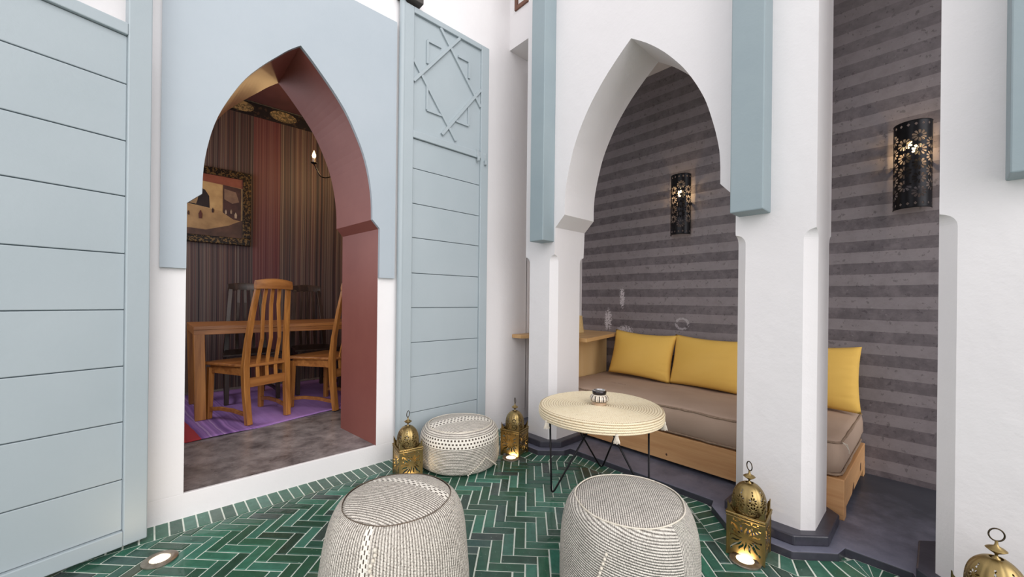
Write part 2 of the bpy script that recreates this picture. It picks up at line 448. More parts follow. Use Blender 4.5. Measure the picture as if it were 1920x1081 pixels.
# soldier-course border: along the left wall and round the plinths
def border(mb, path, wd, flip=1):
    z = 0.0022
    for i in range(len(path) - 1):
        p, q = Vector(path[i]), Vector(path[i+1]); t = (q - p); L = t.length; t.normalize(); n = Vector((-t.y, t.x)) * flip
        def off(j):                                     # mitred offset at vertex j
            if j == 0 or j == len(path) - 1: return Vector(path[j]) + n * wd
            a = (Vector(path[j]) - Vector(path[j-1])).normalized(); b = (Vector(path[j+1]) - Vector(path[j])).normalized()
            na, nb = Vector((-a.y, a.x)) * flip, Vector((-b.y, b.x)) * flip
            m2 = (na + nb).normalized(); return Vector(path[j]) + m2 * (wd / max(0.35, m2.dot(na)))
        o1, o2 = off(i), off(i+1)
        mb.add([(p.x, p.y, 0.0008), (q.x, q.y, 0.0008), (o2.x, o2.y, 0.0008), (o1.x, o1.y, 0.0008)], [(0,1,2,3)], 0)
        nt = max(1, round(L / 0.0505)); 
        for k in range(nt):
            a0, a1 = (k + 0.045)/nt, (k + 0.955)/nt
            P = [p.lerp(q, a0), p.lerp(q, a1), o1.lerp(o2, a1), o1.lerp(o2, a0)]
            cen = sum(P, Vector((0, 0))) / 4
            base = random.choice([(0.03, 0.12, 0.075), (0.045, 0.15, 0.10), (0.06, 0.17, 0.125), (0.075, 0.13, 0.10), (0.03, 0.09, 0.06)])  # lighter greens: reflection of the white wall put into the tile colour
            P = [cen + (v - cen) * 0.965 for v in P]; P2 = [cen + (v - cen) * 0.93 for v in P]
            mb.add([(v.x, v.y, 0.0) for v in P] + [(v.x, v.y, z - 0.001) for v in P] + [(v.x, v.y, z) for v in P2],
                   [(0,1,5,4),(1,2,6,5),(2,3,7,6),(3,0,4,7),(4,5,9,8),(5,6,10,9),(6,7,11,10),(7,4,8,11),(8,9,10,11)], 1, (*base, 1))
border(mb, [(-1.7, WY), (2.2, WY)], 0.15, -1)
edge = [(2.2, 2.42), (2.2, 2.29), (2.0, 2.09), (2.0, 1.89), (2.2, 1.70), (2.2, 0.83), (2.0, 0.64), (2.0, 0.41), (2.15, 0.26), (2.2, 0.235), (2.2, 0.10), (2.0, -0.10), (2.0, -1.2)]
border(mb, edge, 0.105, -1)
struct(mb.build('floor', [M_GROUT, M_TILE], recalc=False))

# gallery floor slab with its plinth footings (level H0)
mb = MB()
gp = [(3.4, -1.6), (3.4, 2.6), (2.2, 2.6)] + [(2.2, 2.29), (2.13, 2.24), (2.0, 2.10), (2.0, 1.89), (2.137, 1.765), (2.2, 1.76), (2.2, 0.80), (2.137, 0.785), (2.0, 0.66), (2.0, 0.41), (2.13, 0.275), (2.2, 0.262), (2.2, 0.06), (2.13, 0.04), (2.0, -0.09), (2.0, -1.6)]
n = len(gp); mb.v = [(x, y, -0.1) for x, y in gp] + [(x, y, H0) for x, y in gp]
mb.face(list(range(n, 2*n)), 0)
for i in range(n): mb.face((i, (i+1) % n, n + (i+1) % n, n + i), 1)
struct(mb.build('floor', [M_GALF, M_SLATE], bevel=0.004))

def octo(x0, x1, y0, y1, c):
    return [(x0 + c, y0), (x1 - c, y0), (x1, y0 + c), (x1, y1 - c), (x1 - c, y1), (x0 + c, y1), (x0, y1 - c), (x0, y0 + c)]
PILL = [(1.86, 2.15), (0.36, 0.68), (-0.55, 0.0)]
mb = MB()
for (a, b) in PILL:
    mb.prism(octo(2.05, 2.52, a - 0.05, b + 0.05, 0.105), H0, 0.080, 0)
struct(mb.build('baseboard_right', [M_SLATE], bevel=0.006))

# ------------------------------------------------------------------ structure: arcade wall (right)
WT2 = 2.46; TOP = 4.3
mb = MB()
for (a, b) in PILL:
    rings = []
    lv = [(H0, .045), (1.365, .045)] + [(1.365 + 0.045*sin(t*pi/16), 0.045*cos(t*pi/16)) for t in range(1, 8)] + [(1.412, 0.0008), (1.42, 0.0008)]
    for z, c in lv: rings.append([(p[0], p[1], z) for p in octo(WX, WT2, a, b, max(c, .0008))])
    mb.loft(rings, True, False)
def arched(mb, outline, s0, s1, ztop, P, front=0, soffit=0, back=0, base=None):
    """wall with an opening: outline (s,z) left foot -> apex -> right foot. P(s,t,z) t=0 front,1 back"""
    def q(a, b, c, d, mi):
        o = len(mb.v); mb.v += [a, b, c, d]; mb.face((o, o+1, o+2, o+3), mi)
    zb = outline[0][1] if base is None else base
    for t, mi in ((0, front), (1, back)):
        q(P(s0,t,zb), P(outline[0][0],t,zb), P(outline[0][0],t,ztop), P(s0,t,ztop), mi)
        q(P(outline[-1][0],t,zb), P(s1,t,zb), P(s1,t,ztop), P(outline[-1][0],t,ztop), mi)
        for (a, b) in zip(outline[:-1], outline[1:]):
            if abs(a[0] - b[0]) < 1e-6: continue
            q(P(a[0],t,a[1]), P(b[0],t,b[1]), P(b[0],t,ztop), P(a[0],t,ztop), mi)
    n = 5
    for (a, b) in zip(outline[:-1], outline[1:]):
        for k in range(n): q(P(a[0],k/n,a[1]), P(b[0],k/n,b[1]), P(b[0],(k+1)/n,b[1]), P(a[0],(k+1)/n,a[1]), soffit)
    for s in (s0, s1): q(P(s,0,zb), P(s,1,zb), P(s,1,ztop), P(s,0,ztop), front)
    q(P(s0,0,ztop), P(s1,0,ztop), P(s1,1,ztop), P(s0,1,ztop), front)
    if base is None: q(P(s0,0,zb), P(outline[0][0],0,zb), P(outline[0][0],1,zb), P(s0,1,zb), front); q(P(outline[-1][0],0,zb), P(s1,0,zb), P(s1,1,zb), P(outline[-1][0],1,zb), front)
arcR = [(1.268, 2.668), (1.361, 2.590), (1.464, 2.492), (1.554, 2.384), (1.605, 2.308), (1.649, 2.230), (1.690, 2.142), (1.717, 2.060), (1.745, 1.955), (1.764, 1.856), (1.770, 1.765), (1.7705, 1.682)]
arcL = [(2*1.262 - s, z) for s, z in arcR[1:]]
def smooth_arc(pts, n=3):
    out = []
    for i in range(len(pts) - 1):
        p0 = pts[max(i-1, 0)]; p1 = pts[i]; p2 = pts[i+1]; p3 = pts[min(i+2, len(pts)-1)]
        for k in range(n):
            t = k / n
            out.append(tuple(0.5*((2*p1[j]) + (-p0[j]+p2[j])*t + (2*p0[j]-5*p1[j]+4*p2[j]-p3[j])*t*t + (-p0[j]+3*p1[j]-3*p2[j]+p3[j])*t**3) for j in (0, 1)))
    out.append(pts[-1]); return out
R_ = smooth_arc(arcR); L_ = smooth_arc([arcR[0]] + arcL)
out2 = [(0.68, 1.42), (0.6801, 1.600)] + L_[::-1] + R_[1:] + [(1.853, 1.603), (1.86, 1.42)]
arched(mb, out2, 0.36, 2.15, TOP, lambda s, t, z: (WX + (WT2-WX)*t, s, z), base=1.42)
mb.box((WX, -0.55, 1.42), (WT2, 0.0, TOP))                        # wall over the third pillar
mb.box((WX, -0.001, 3.25), (WT2, 0.361, TOP))                     # lintel of the narrow bay
mb.box((2.235, 2.149, 3.205), (WT2, WY + 0.02, TOP))              # recessed lintel beside the left wall
struct(mb.build('wall_right', [M_WHITE]))

# blue-grey pilaster bands hanging down the arcade face
mb = MB()
bands = [(1.865, 1.992, 1.502), (0.531, 0.668, 1.500), (-0.29, -0.150, 1.500)]
for (a, b, z) in bands: mb.box((2.0, a, z), (WX + 0.002, b, TOP), 0)
struct(mb.build('trim_1', [M_PIL], bevel=0.005))

# gallery: striped wall, ceiling, end wall
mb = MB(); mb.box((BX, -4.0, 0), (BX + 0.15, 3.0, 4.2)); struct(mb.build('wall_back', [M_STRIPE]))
mb = MB(); mb.box((WT2, -2.0, 3.10), (BX, 2.60, 3.2)); struct(mb.build('ceiling', [M_WHITE]))

# ------------------------------------------------------------------ structure: left wall with pointed doorway
BK = 3.0; SILL = 0.12
a1R = [(0.617, 2.515), (0.670, 2.464), (0.724, 2.406), (0.795, 2.326), (0.869, 2.228), (0.930, 2.117), (0.985, 1.990), (1.020, 1.858), (1.040, 1.719), (1.0445, 1.590)]
a1L = [(2*0.614 - s, z) for s, z in a1R[1:]]
R1 = smooth_arc(a1R); L1 = smooth_arc([a1R[0]] + a1L)
L1 = [(min(s, R1[0][0]), z) for s, z in L1]
out1 = [(0.126, SILL), (0.1265, 1.535)] + L1[::-1] + R1[1:] + [(1.1015, 1.535), (1.102, 1.22), (1.086, 1.215), (1.067, SILL)]
# make s monotonic on the right foot: keep the jamb line simple
out1 = [(0.126, SILL), (0.1265, 1.535)] + L1[::-1] + R1[1:] + [(1.094, 1.537), (1.0945, SILL)]
mb = MB()
def P1(s, t, z):
    if t > 0: s = 0.614 + (s - 0.614) * (1 - 0.10 * t) if s > 0.614 else 0.614 + (s - 0.614) * (1 + (0.10 * t if s < 0.35 else 0.10 * t * (0.614 - s) / 0.264))
    if s < 0.3 and 1.5 < z < 1.64: z += .13 * t
    return (s, WY + (BK - WY) * t, z)
arched(mb, out1, -2.6, 2.47, TOP, P1, front=0, soffit=1, back=1)
mb.box((-2.6, WY, -0.1), (2.47, WY + 0.02, SILL), 0)
mb.box((2.46, WY, -0.1), (3.42, WY + 0.15, 4.2), 0)
# slight white return of plaster on the right jamb
struct(mb.build('wall_left', [M_WHITE, M_TERRA], bevel=0.004))
mb = MB(); mb.box((-0.8, WY + 0.02, 0), (2.6, 5.3, SILL - 0.0005)); struct(mb.build('floor', [M_SILL]))

# raised blue-grey surround of the doorway
mb = MB(); SY = WY - 0.024; z0 = 1.218
def qd(a, b, c, d): o = len(mb.v); mb.v += [a, b, c, d]; mb.face((o, o+1, o+2, o+3), 0)
up_ = [p for p in out1 if p[1] >= z0]
up_ = [(0.126, z0)] + up_ + [(1.0945, z0)]
for i in range(len(up_) - 1):
    a, b = up_[i], up_[i+1]
    qd((a[0], SY, a[1]), (b[0], SY, b[1]), (b[0], WY, b[1]), (a[0], WY, a[1]))
    if b[0] - a[0] > 1e-5:
        qd((a[0], SY, a[1]), (b[0], SY, b[1]), (b[0], SY, 2.93), (a[0], SY, 2.93))
for (s0, s1, zb) in ((0.030, 0.126, z0), (1.0945, 1.200, z0)):
    qd((s0, SY, zb), (s1, SY, zb), (s1, SY, 2.93), (s0, SY, 2.93)); qd((s0, SY, zb), (s1, SY, zb), (s1, WY, zb), (s0, WY, zb))
qd((0.03, SY, z0), (0.03, WY, z0), (0.03, WY, 2.93), (0.03, SY, 2.93)); qd((1.2, SY, z0), (1.2, WY, z0), (1.2, WY, 2.93), (1.2, SY, 2.93))
qd((0.03, SY, 2.93), (1.2, SY, 2.93), (1.2, WY, 2.93), (0.03, WY, 2.93))
struct(mb.build('trim_2', [M_SURR]))

# dining room shell
RY = 5.10
mb = MB(); mb.box((-0.8, RY, 0), (2.6, RY + .1, 3.4)); struct(mb.build('wall_dining_back', [M_CLOTH]))
mb = MB(); mb.box((-0.9, BK, 0), (-0.8, RY, 3.4)); mb.box((2.6, BK, 0), (2.7, RY, 3.4)); struct(mb.build('wall_dining_side', [M_TERRA]))
mb = MB(); mb.box((-0.8, WY + .02, 3.215), (2.6, RY, 3.4))
struct(mb.build('ceiling', [simple('aubergine_ceiling', '#4a2c30', '#5a383a', 0.6)]))
mb = MB()
for a, b in (((-.80, 3.55, 1.3), (-.77, 4.65, 1.35)), ((-.80, 3.55, 2.45), (-.77, 4.65, 2.5)), ((-.80, 3.55, 1.35), (-.77, 3.60, 2.45)), ((-.80, 4.60, 1.35), (-.77, 4.65, 2.45)), ((-.80, 4.08, 1.35), (-.775, 4.12, 2.45))): mb.box(a, b)
struct(mb.build('added_window', [wood('added_window_wood', '#4f2f22', '#7d4f3a', 0.5, 2)]))  # invented window frame, out of view, added to go with the fill light
wl = bpy.data.lights.new('dining_fill', 'AREA'); wl.shape = 'RECTANGLE'; wl.size = 1.0; wl.size_y = 1.0; wl.energy = 20; wl.color = (0.93, 0.92, 1.0)  # fill light added out of view to brighten the dining room
wo = bpy.data.objects.new('dining_fill', wl); COL.objects.link(wo); wo.location = (-.76, 4.1, 1.9); wo.rotation_euler = (0, -pi/2, 0)
# painted frieze
g = G('painted_frieze', 0.5); x, y, z = g.xyz()
ov = (((x - 0.05) / 0.42).fract() - 0.5) * 0.42; a = ov / 0.135; b = (z - 3.14) / 0.058
oval = (a*a + b*b).lt(1.0); pat = g.noise(45, 4, 0.7).gt(0.52)
c = g.mix(oval, g.mix(g.noise(30, 3).gt(0.6), '#16141a', '#3d3029'), g.mix(pat, '#5d5340', '#a38d63'))
g.color(c); g.bump(pat, 0.3, 0.003)
mb = MB(); mb.box((-0.8, RY - 0.02, 3.065), (2.6, RY, 3.215), 0); mb.tube([(-0.8, RY - .022, 3.212), (2.6, RY - .022, 3.212)], 0.009, 6)
struct(mb.build('trim_3', [g.m]))

# small wooden window high up beside the corner
mb = MB(); X = 2.235
for a, b in (((X-.015, 2.17, 3.50), (X, 2.42, 3.53)), ((X-.015, 2.39, 3.53), (X, 2.42, 3.95)), ((X-.015, 2.17, 3.53), (X, 2.20, 3.95)), ((X-.015, 2.17, 3.92), (X, 2.42, 3.95)),
             ((X-.01, 2.28, 3.53), (X, 2.31, 3.92))): mb.box(a, b)
struct(mb.build('window_1', [wood('brown_window_wood', '#4f2f22', '#7d4f3a', 0.5, 2)]))

# ------------------------------------------------------------------ blue door leaves
def leaf(name, label, loc, rz, mir):
    """local: s along the leaf from its hinge edge, -y is the visible face"""
    t = thing(name, label, 'door', loc, rz)
    sg = -1 if mir else 1
    Wd, Hh, T = 0.735, 3.075, 0.045; st = 0.078
    def bx(m_, s0, s1, y0, y1, za, zb): m_.box((min(s0*sg, s1*sg), y0, za), (max(s0*sg, s1*sg), y1, zb))
    f = MB()
    bx(f, 0, st, 0, T, 0.02, Hh); bx(f, Wd - .075, Wd, 0, T, 0.02, Hh)
    bx(f, st, Wd - .075, 0, T, 2.185, 2.235); bx(f, st, Wd - .075, 0, T, 0.02, 0.085); bx(f, st, Wd - .075, 0, T, 3.035, Hh)
    f.build('frame', M_BLUE, t, bevel=0.004)
    zz = [0.085, 0.30, 0.545, 0.782, 1.022, 1.260, 1.504, 1.739, 1.980, 2.185]
    for a, b in zip(zz[:-1], zz[1:]):
        p = MB(); bx(p, st, Wd - .075, 0.016, T - .008, a + .0018, b - .0018); p.build('board', M_BLUE, t, bevel=0.003)
    bk = MB(); bx(bk, st, Wd - .075, 0.026, T - .012, 0.085, 2.185); bk.build('backing', M_DARKG, t)
    up2 = MB(); bx(up2, st, Wd - .075, 0.018, T - .01, 2.235, 3.035); up2.build('upper_panel', M_BLUE, t)
    la = MB()
    cx_, cz = 0.373, 2.655
    segs = [((0.079, 2.574), (0.455, 3.035)), ((0.309, 2.274), (0.658, 2.724)), ((0.289, 3.035), (0.658, 2.590)), ((0.079, 2.720), (0.430, 2.262)),
            ((0.186, 2.898), (0.186, 2.735)), ((0.186, 2.898), (0.297, 2.898)), ((0.545, 2.898), (0.445, 2.898)), ((0.545, 2.898), (0.545, 2.77)),
            ((0.186, 2.41), (0.186, 2.595)), ((0.186, 2.41), (0.312, 2.41)), ((0.545, 2.41), (0.43, 2.41)), ((0.545, 2.41), (0.545, 2.545))]
    for i, (p, q) in enumerate(segs):
        d = Vector((q[0]-p[0], q[1]-p[1])); d.normalize(); n_ = Vector((-d.y, d.x)) * (0.010 if i < 4 else 0.008)
        yf = (0.0012, 0.0020, 0.0034, 0.0042)[i] if i < 4 else 0.0055 + .0004*(i % 2)
        c4 = [(p[0]+n_.x, p[1]+n_.y), (p[0]-n_.x, p[1]-n_.y), (q[0]-n_.x, q[1]-n_.y), (q[0]+n_.x, q[1]+n_.y)]
        la.add([(a*sg, yf, b) for a, b in c4] + [(a*sg, 0.019, b) for a, b in c4], [(0,1,2,3),(4,5,6,7),(0,1,5,4),(1,2,6,5),(2,3,7,6),(3,0,4,7)])
    la.build('star_lattice', M_BLUE, t)
    pv = MB()
    if not mir: pv.lathe([(0.0, 0.0), (0.023, 0.0), (0.023, 3.06), (0.0, 3.062)], 20, (0.004*sg, 0.022, 0.02)); pv.build('pivot_post', M_BLUE, t, smooth=True, auto=40)
    if mir: bpy.data.objects.remove(t.children[-1])
    return t
d2 = leaf('door_leaf', 'blue-grey panelled door leaf with star lattice on the wall between doorway and corner', (1.231, 2.432, 0), 0.0, False)
for s_, zc in ((0.628, 2.215), (0.698, 2.200)):
    h = MB(); h.box((s_ - .010, -0.006, zc - .03), (s_ + .010, 0.0, zc + .035)); h.box((s_ - .008, -0.020, zc - .055), (s_ + .008, -0.004, zc - .025))
    h.tube([(s_ - .009, -0.012, zc - .055), (s_ + .009, -0.012, zc - .055)], 0.006, 8)
    h.build('hasp', M_HASP, d2, bevel=0.001)
d1 = leaf('door_leaf', 'large blue-grey panelled door leaf swung open at the left edge, nearest the camera', (-0.002, 2.352, 0), radians(16.1), True)
mb = MB(); mb.box((1.20, 2.40, 3.095), (1.36, WY - 0.002, 3.15)); mb.lathe([(0.0, 0), (0.018, 0), (0.018, .03), (0, .03)], 16, (1.235, 2.455, 3.075))
tag(mb.build('hinge_block', [simple('dark_weathered_wood', '#3c3835', '#5a5450', 0.7)], bevel=0.005), 'dark wooden pivot block above the top hinge corner of the lattice door leaf', 'hinge')

# ------------------------------------------------------------------ dining room furniture
def chair(name, label, loc, rz, mz, mx, group, dark=False):
    t = thing(name, label, 'chair', loc, rz, group)
    HS = 0.425
    def postpath(sx):
        return [(sx*.150, -.235, 0), (sx*.158, -.212, .22), (sx*.160, -.200, HS), (sx*.150, -.212, .62), (sx*.134, -.245, .85), (sx*.118, -.278, 1.035)]
    for sx in (-1, 1):
        m_ = MB(); m_.bar(postpath(sx), [.040, .042, .044, .038, .036, .034], [.040, .042, .044, .034, .028, .024]); m_.build('rear_leg', mz, t, bevel=0.003)
        m_ = MB(); m_.bar([(sx*.200, .200, 0), (sx*.196, .190, HS - .02)], [.034, .040], [.034, .040]); m_.build('front_leg', mz, t, bevel=0.003)
        m_ = MB(); m_.bar([(sx*.156, -.205, .075), (sx*.172, -.07, .092), (sx*.186, .07, .092), (sx*.198, .195, .075)], .018, .028, (1, 0, 0)); m_.build('stretcher', mx, t, bevel=0.002)
    m_ = MB(); m_.prism([(-.165, -.215), (.165, -.215), (.235, .235), (-.235, .235)], HS, HS + .022); m_.build('seat', mx, t, bevel=0.006)
    m_ = MB()
    for sx in (-1, 1): m_.bar([(sx*.152, -.20, HS - .033), (sx*.190, .19, HS - .033)], .020, .06, (1, 0, 0))
    m_.box((-.185, .182, HS - .062), (.185, .202, HS - .002)); m_.box((-.145, -.215, .275), (.145, -.193, .345))
    m_.build('apron', mx, t, bevel=0.002)
    for k in (-1, 0, 1):
        m_ = MB(); m_.bar([(k*.070, -.206, .34), (k*.070, -.200, .42), (k*.070, -.222, .52), (k*.068, -.252, .64), (k*.064, -.250, .76), (k*.058, -.250, .90), (k*.052, -.272, 1.03)], .026, .012)
        m_.build('slat', mz, t, bevel=0.002)
    m_ = MB(); rings = []
    for i in range(13):
        u = -1 + 2*i/12; xx = u*.142; yb = -.285 - .018*(1 - u*u); zt = 1.082 + .018*(1 - u*u); zb = 1.018 + .004*(1-u*u)
        rings.append([(xx, yb + .018, zb), (xx, yb - .016, zb), (xx, yb - .020, (zb+zt)/2), (xx, yb - .010, zt), (xx, yb + .010, zt), (xx, yb + .020, (zb+zt)/2)])
    m_.loft(rings); m_.build('crest_rail', mx if not dark else mz, t, bevel=0.002, smooth=True, auto=35)
    return t
c1 = chair('dining_chair', 'warm teak slat-back dining chair seen from behind, in front of the table', (0.603, 3.759, SILL + .007), radians(21), M_TEAKZ, M_TEAKX, None)
c2 = dup(c1, (1.184, 3.752, SILL + .007), radians(29.3), 'teak slat-back dining chair half hidden behind the red doorway jamb')
c3 = chair('dining_chair', 'dark-topped dining chair on the far side of the table, left of the teak chair back', (0.70, 4.455, SILL + .007), radians(180), M_DARKW, M_DARKW, 'dark chairs behind the table', True)
c4 = dup(c3, (1.27, 4.455, SILL + .007), radians(180), 'dark-topped dining chair on the far side of the table, right of the teak chair back', 'dark chairs behind the table')

t = thing('dining_table', 'long teak dining table with thick square legs on a purple rug', 'table', (0.24, 3.84, SILL + .007))
TZ = 0.727
m_ = MB(); m_.box((0, 0, TZ - .028), (1.75, .72, TZ)); m_.build('tabletop', M_TEAKX, t, bevel=0.003)
m_ = MB(); m_.box((.002, .003, TZ - .066), (1.748, .025, TZ - .029)); m_.box((.002, .695, TZ - .066), (1.748, .717, TZ - .029)); m_.box((.003, .026, TZ - .066), (.025, .694, TZ - .029)); m_.build('apron', M_TEAKX, t, bevel=0.002)
for (xx, yy, s1, s2) in ((.04, .04, -.0, 0), (1.71, .04, 0, 0), (.04, .68, 0, 0), (1.71, .68, 0, 0)):
    m_ = MB(); m_.bar([(xx + .012, yy, 0), (xx - .004, yy, TZ - .03)], .070, .070); m_.build('leg', M_TEAKZ, t, bevel=0.003)

# rug
g = G('purple_flatweave', 0.95); x, y, z = g.xyz()
xs = x + (g.noise(2.0, 2) - 0.5) * 0.06 + (y - 3.5) * 0.1
n1 = g.noise(26.0, 2, 0.5, vec=g.vec(xs, 0.0, 0.0))
c = g.mix((n1 - 0.4) * 4.0, '#6b4a86', '#a57cbc'); plain = ((xs - 0.52) * 9.0).clamp()
c = g.mix(plain * 0.85, c, g.mix(g.noise(6, 3), '#8f68ac', '#b48cca'))
c = g.mix(xs.lt(0.245), c, '#9c2f35'); c = g.mix(xs.near(0.30, 0.006).max(xs.near(0.375, 0.005)), c, '#a487b5')
g.color(c); g.bump(g.noise(250, 2), 0.4, 0.002); M_RUG = g.m
mb = MB(); nx, ny = 60, 30; top = []
def rugz(u, v): return SILL + 0.003 + 0.0012*sin(u*21 + v*7) + (0.006*max(0, sin(u*15))*(1-v)**6)
for j in range(ny + 1):
    for i in range(nx + 1):
        u, v = i/nx, j/ny; X = 0.175 + u*1.95; Y = (3.335 + 0.15*min(1, u*2.2) - 0.02*sin(u*9)) * (1-v) + 4.95*v
        mb.v.append((X, Y, rugz(u, v)))
for j in range(ny):
    for i in range(nx): k = j*(nx+1) + i; mb.face((k, k+1, k+nx+2, k+nx+1))
rug = mb.build('rug', M_RUG, smooth=True, solid=0.004); tag(rug, 'purple striped flatweave rug with a red end under the dining table', 'rug')
mb = MB()
for k in range(60):
    Y = 3.34 + k*0.012; mb.tube([(0.178, Y, SILL + .006), (0.150, Y + random.uniform(-.006, .006), SILL + .004), (0.131, Y + random.uniform(-.01, .01), SILL + .003)], 0.002, 4)
mb.build('fringe', simple('red_fringe_thread', '#9c2f35', '#c04a48', 0.95), rug); rug.children[0]['label'] = 'red thread fringe'

# framed street painting
t = thing('framed_painting', 'dark ornate-framed painting of a sunlit street hung on the striped wall cloth', 'painting', (0.36, RY, 2.025))
g = G('carved_frame', 0.4, 0.5); x, y, z = g.xyz(); pp = g.noise(42, 3, 0.7)
g.color(g.mix(pp.gt(0.53), '#1b1714', '#6a5434')); g.bump(pp.gt(0.5), 0.6, 0.004); M_FR = g.m
m_ = MB(); w, h, b = .435, .39, .075
m_.box((-w, -.045, -h), (w, -.005, -h + b)); m_.box((-w, -.045, h - b), (w, -.005, h)); m_.box((-w, -.045, -h + b), (-w + b, -.005, h - b)); m_.box((w - b, -.045, -h + b), (w, -.005, h - b))
m_.build('frame', M_FR, t, bevel=0.006)
m_ = MB(); m_.box((-w + b, -.022, -h + b), (w - b, -.010, h - b))
cv = m_.build('canvas', simple('painted_canvas_sand', '#8a6f4c', '#b39468', 0.6, scale=9, bs=.4, bscale=30), t)
def patch(name, pts, a, b, k):
    m2 = MB(); n_ = len(pts); yy = -.0225 - .0006*k
    m2.add([(px, yy, pz) for px, pz in pts] + [(px, yy + .002, pz) for px, pz in pts], [tuple(range(n_)), tuple(range(n_, 2*n_))] + [(i, (i+1) % n_, n_ + (i+1) % n_, n_ + i) for i in range(n_)])
    m2.build(name, simple('paint_' + name + str(k), a, b, 0.55, scale=14, bs=.3, bscale=40), cv)
patch('sky', [(-.36, .315), (.36, .315), (.36, .22), (-.36, .26)], '#7a4030', '#8d5240', 1)
patch('wall', [(-.36, .26), (.185, .225), (.185, -.05), (.05, -.03), (-.36, .02)], '#a98a5c', '#c4a673', 2)
patch('archway', [(-.12, -.005), (-.12, .09), (-.08, .15), (-.02, .175), (.04, .15), (.075, .09), (.08, -.03)], '#15131a', '#2a2222', 3)
patch('doorway_light', [(-.10, .0), (-.10, .07), (-.05, .11), (-.01, .09), (-.02, .03), (-.03, -.005)], '#8a7354', '#a98d66', 4)
patch('houses', [(.19, .23), (.345, .215), (.345, -.13), (.28, -.12), (.19, -.06)], '#2c1c22', '#4d3230', 3)
patch('awning', [(.20, .19), (.30, .17), (.33, .07), (.27, .045), (.20, .08)], '#6d5548', '#8d7460', 4)
patch('shade', [(-.36, -.315), (.36, -.315), (.36, -.12), (.24, -.19), (.05, -.255), (-.36, -.24)], '#3c2c27', '#5b4337', 4)
for k, (px, pz, s_, a, b) in enumerate(((.005, -.10, .024, '#5b2f28', '#40201e'), (.105, -.045, .014, '#3c2320', '#241616'), (-.09, -.10, .012, '#4a2e22', '#2c1b16'), (.215, -.045, .014, '#b8a690', '#8a7864'), (.30, -.07, .018, '#c6b49c', '#94826c'), (.26, -.035, .014, '#a08c78', '#6d5c4e'))):
    patch('figure', [(px - s_*.5, pz - s_*2), (px + s_*.5, pz - s_*2), (px + s_*.6, pz), (px, pz + s_*1.6), (px - s_*.6, pz)], a, b, 6 + k)

# chandelier: one arm with a candle bulb shows in the doorway
CH = (1.40, 4.2, 2.45)
t = thing('chandelier', 'dark metal candle chandelier arm with one glowing bulb above the dining table', 'lamp', CH)
m_ = MB(); m_.tube([(0, 0, -.10), (0, 0, .765)], 0.008, 8); m_.lathe([(0, -.14), (.02, -.12), (.028, -.09), (.012, -.05), (.0, -.04)], 16); m_.lathe([(0, .74), (.05, .74), (.05, .765), (0, .765)], 20)
m_.build('stem', M_IRON, t, smooth=True, auto=40)
for k, an in enumerate((pi * 1.0, pi * 0.28, -pi * 0.30)):
    m_ = MB(); pts = []
    for i in range(15):
        u = i/14; r = u*.22; z = -.08 - .075*sin(min(1, u*1.12)*pi*.78) + .085*max(0, (u-.72)/.28)**1.3
        pts.append((r*cos(an), r*sin(an), z))
    m_.tube(pts, .0055, 8); ar = m_.build('arm', M_IRON, t, smooth=True)
    ex_, ey_, ez_ = pts[-1]
    m_ = MB(); m_.lathe([(0, 0), (.012, .0), (.030, .010), (.031, .013), (.012, .010), (0, .010)], 20, (ex_, ey_, ez_)); m_.build('drip_pan', M_IRON, ar, smooth=True)
    m_ = MB(); m_.lathe([(0, .01), (.011, .01), (.011, .058), (0, .058)], 14, (ex_, ey_, ez_)); m_.build('candle_tube', M_CREAM, ar, smooth=True, auto=40)
    m_ = MB(); m_.lathe([(0, .058), (.010, .060), (.0175, .078), (.0165, .092), (.007, .118), (0, .135)], 16, (ex_, ey_, ez_)); m_.build('bulb', M_BULBW, ar, smooth=True)
    ld = bpy.data.lights.new('candle_light', 'POINT'); ld.energy = 6; ld.color = WARM[:3]; ld.shadow_soft_size = .03
    lo = bpy.data.objects.new('candle_light', ld); COL.objects.link(lo); lo.parent = t; lo.location = (ex_*0.93, ey_*0.93, ez_ + .17)

# ------------------------------------------------------------------ gallery: daybed, mattress, pillows, desk
t = thing('daybed', 'low pine daybed frame against the striped wall behind the pillars', 'bench', (2.465, 0.30, H0))
m_ = MB(); m_.box((0, 0.0, .022), (.032, 1.865, .195)); m_.build('front_board', M_PLANK, t, bevel=0.004)
m_ = MB(); m_.box((.033, 0.0, .045), (.785, .032, .190)); m_.build('end_board', M_PLANKX, t, bevel=0.004)
m_ = MB(); m_.box((.033, .033, .165), (.785, 1.85, .192)); m_.build('base_slats', M_PLANK, t)
for (xx, yy) in ((.001, -.0012), (.725, -.0012), (.001, 1.82), (.725, 1.82)):
    m_ = MB(); m_.box((xx, yy, 0), (xx + .06, yy + .03, .08)); m_.build('foot', M_PLANKX, t, bevel=0.003)
MX0, MX1, MY0, MY1, MZ0, MZ1 = 2.470, 3.258, 0.318, 2.16, H0 + .1965, .415
mb = MB(); nx, ny = 16, 40
def mtop(u, v): return MZ1 + .014*sin(pi*min(1, max(0, u)))**.5 - .010*(abs(2*v-1)**8) + .004*sin(v*17 + u*5)
prof = []
for k in range(9): prof.append(k/8)
rings = []
def mattress_ring(inset, z, bul):
    r = []; c = .035
    pts = octo(MX0 + inset - bul, MX1 - inset + bul*.2, MY0 + inset - bul, MY1 - inset, c)
    out = []
    for i in range(8):
        a, b = Vector(pts[i]), Vector(pts[(i+1) % 8]); k = (10, 2, 40, 2)[i % 4]
        for q in range(k): out.append(a.lerp(b, q/k))
    return [(p.x, p.y, z + .0035*sin(p.y*13 + p.x*5)*(1 if z > .3 else .3)) for p in out]
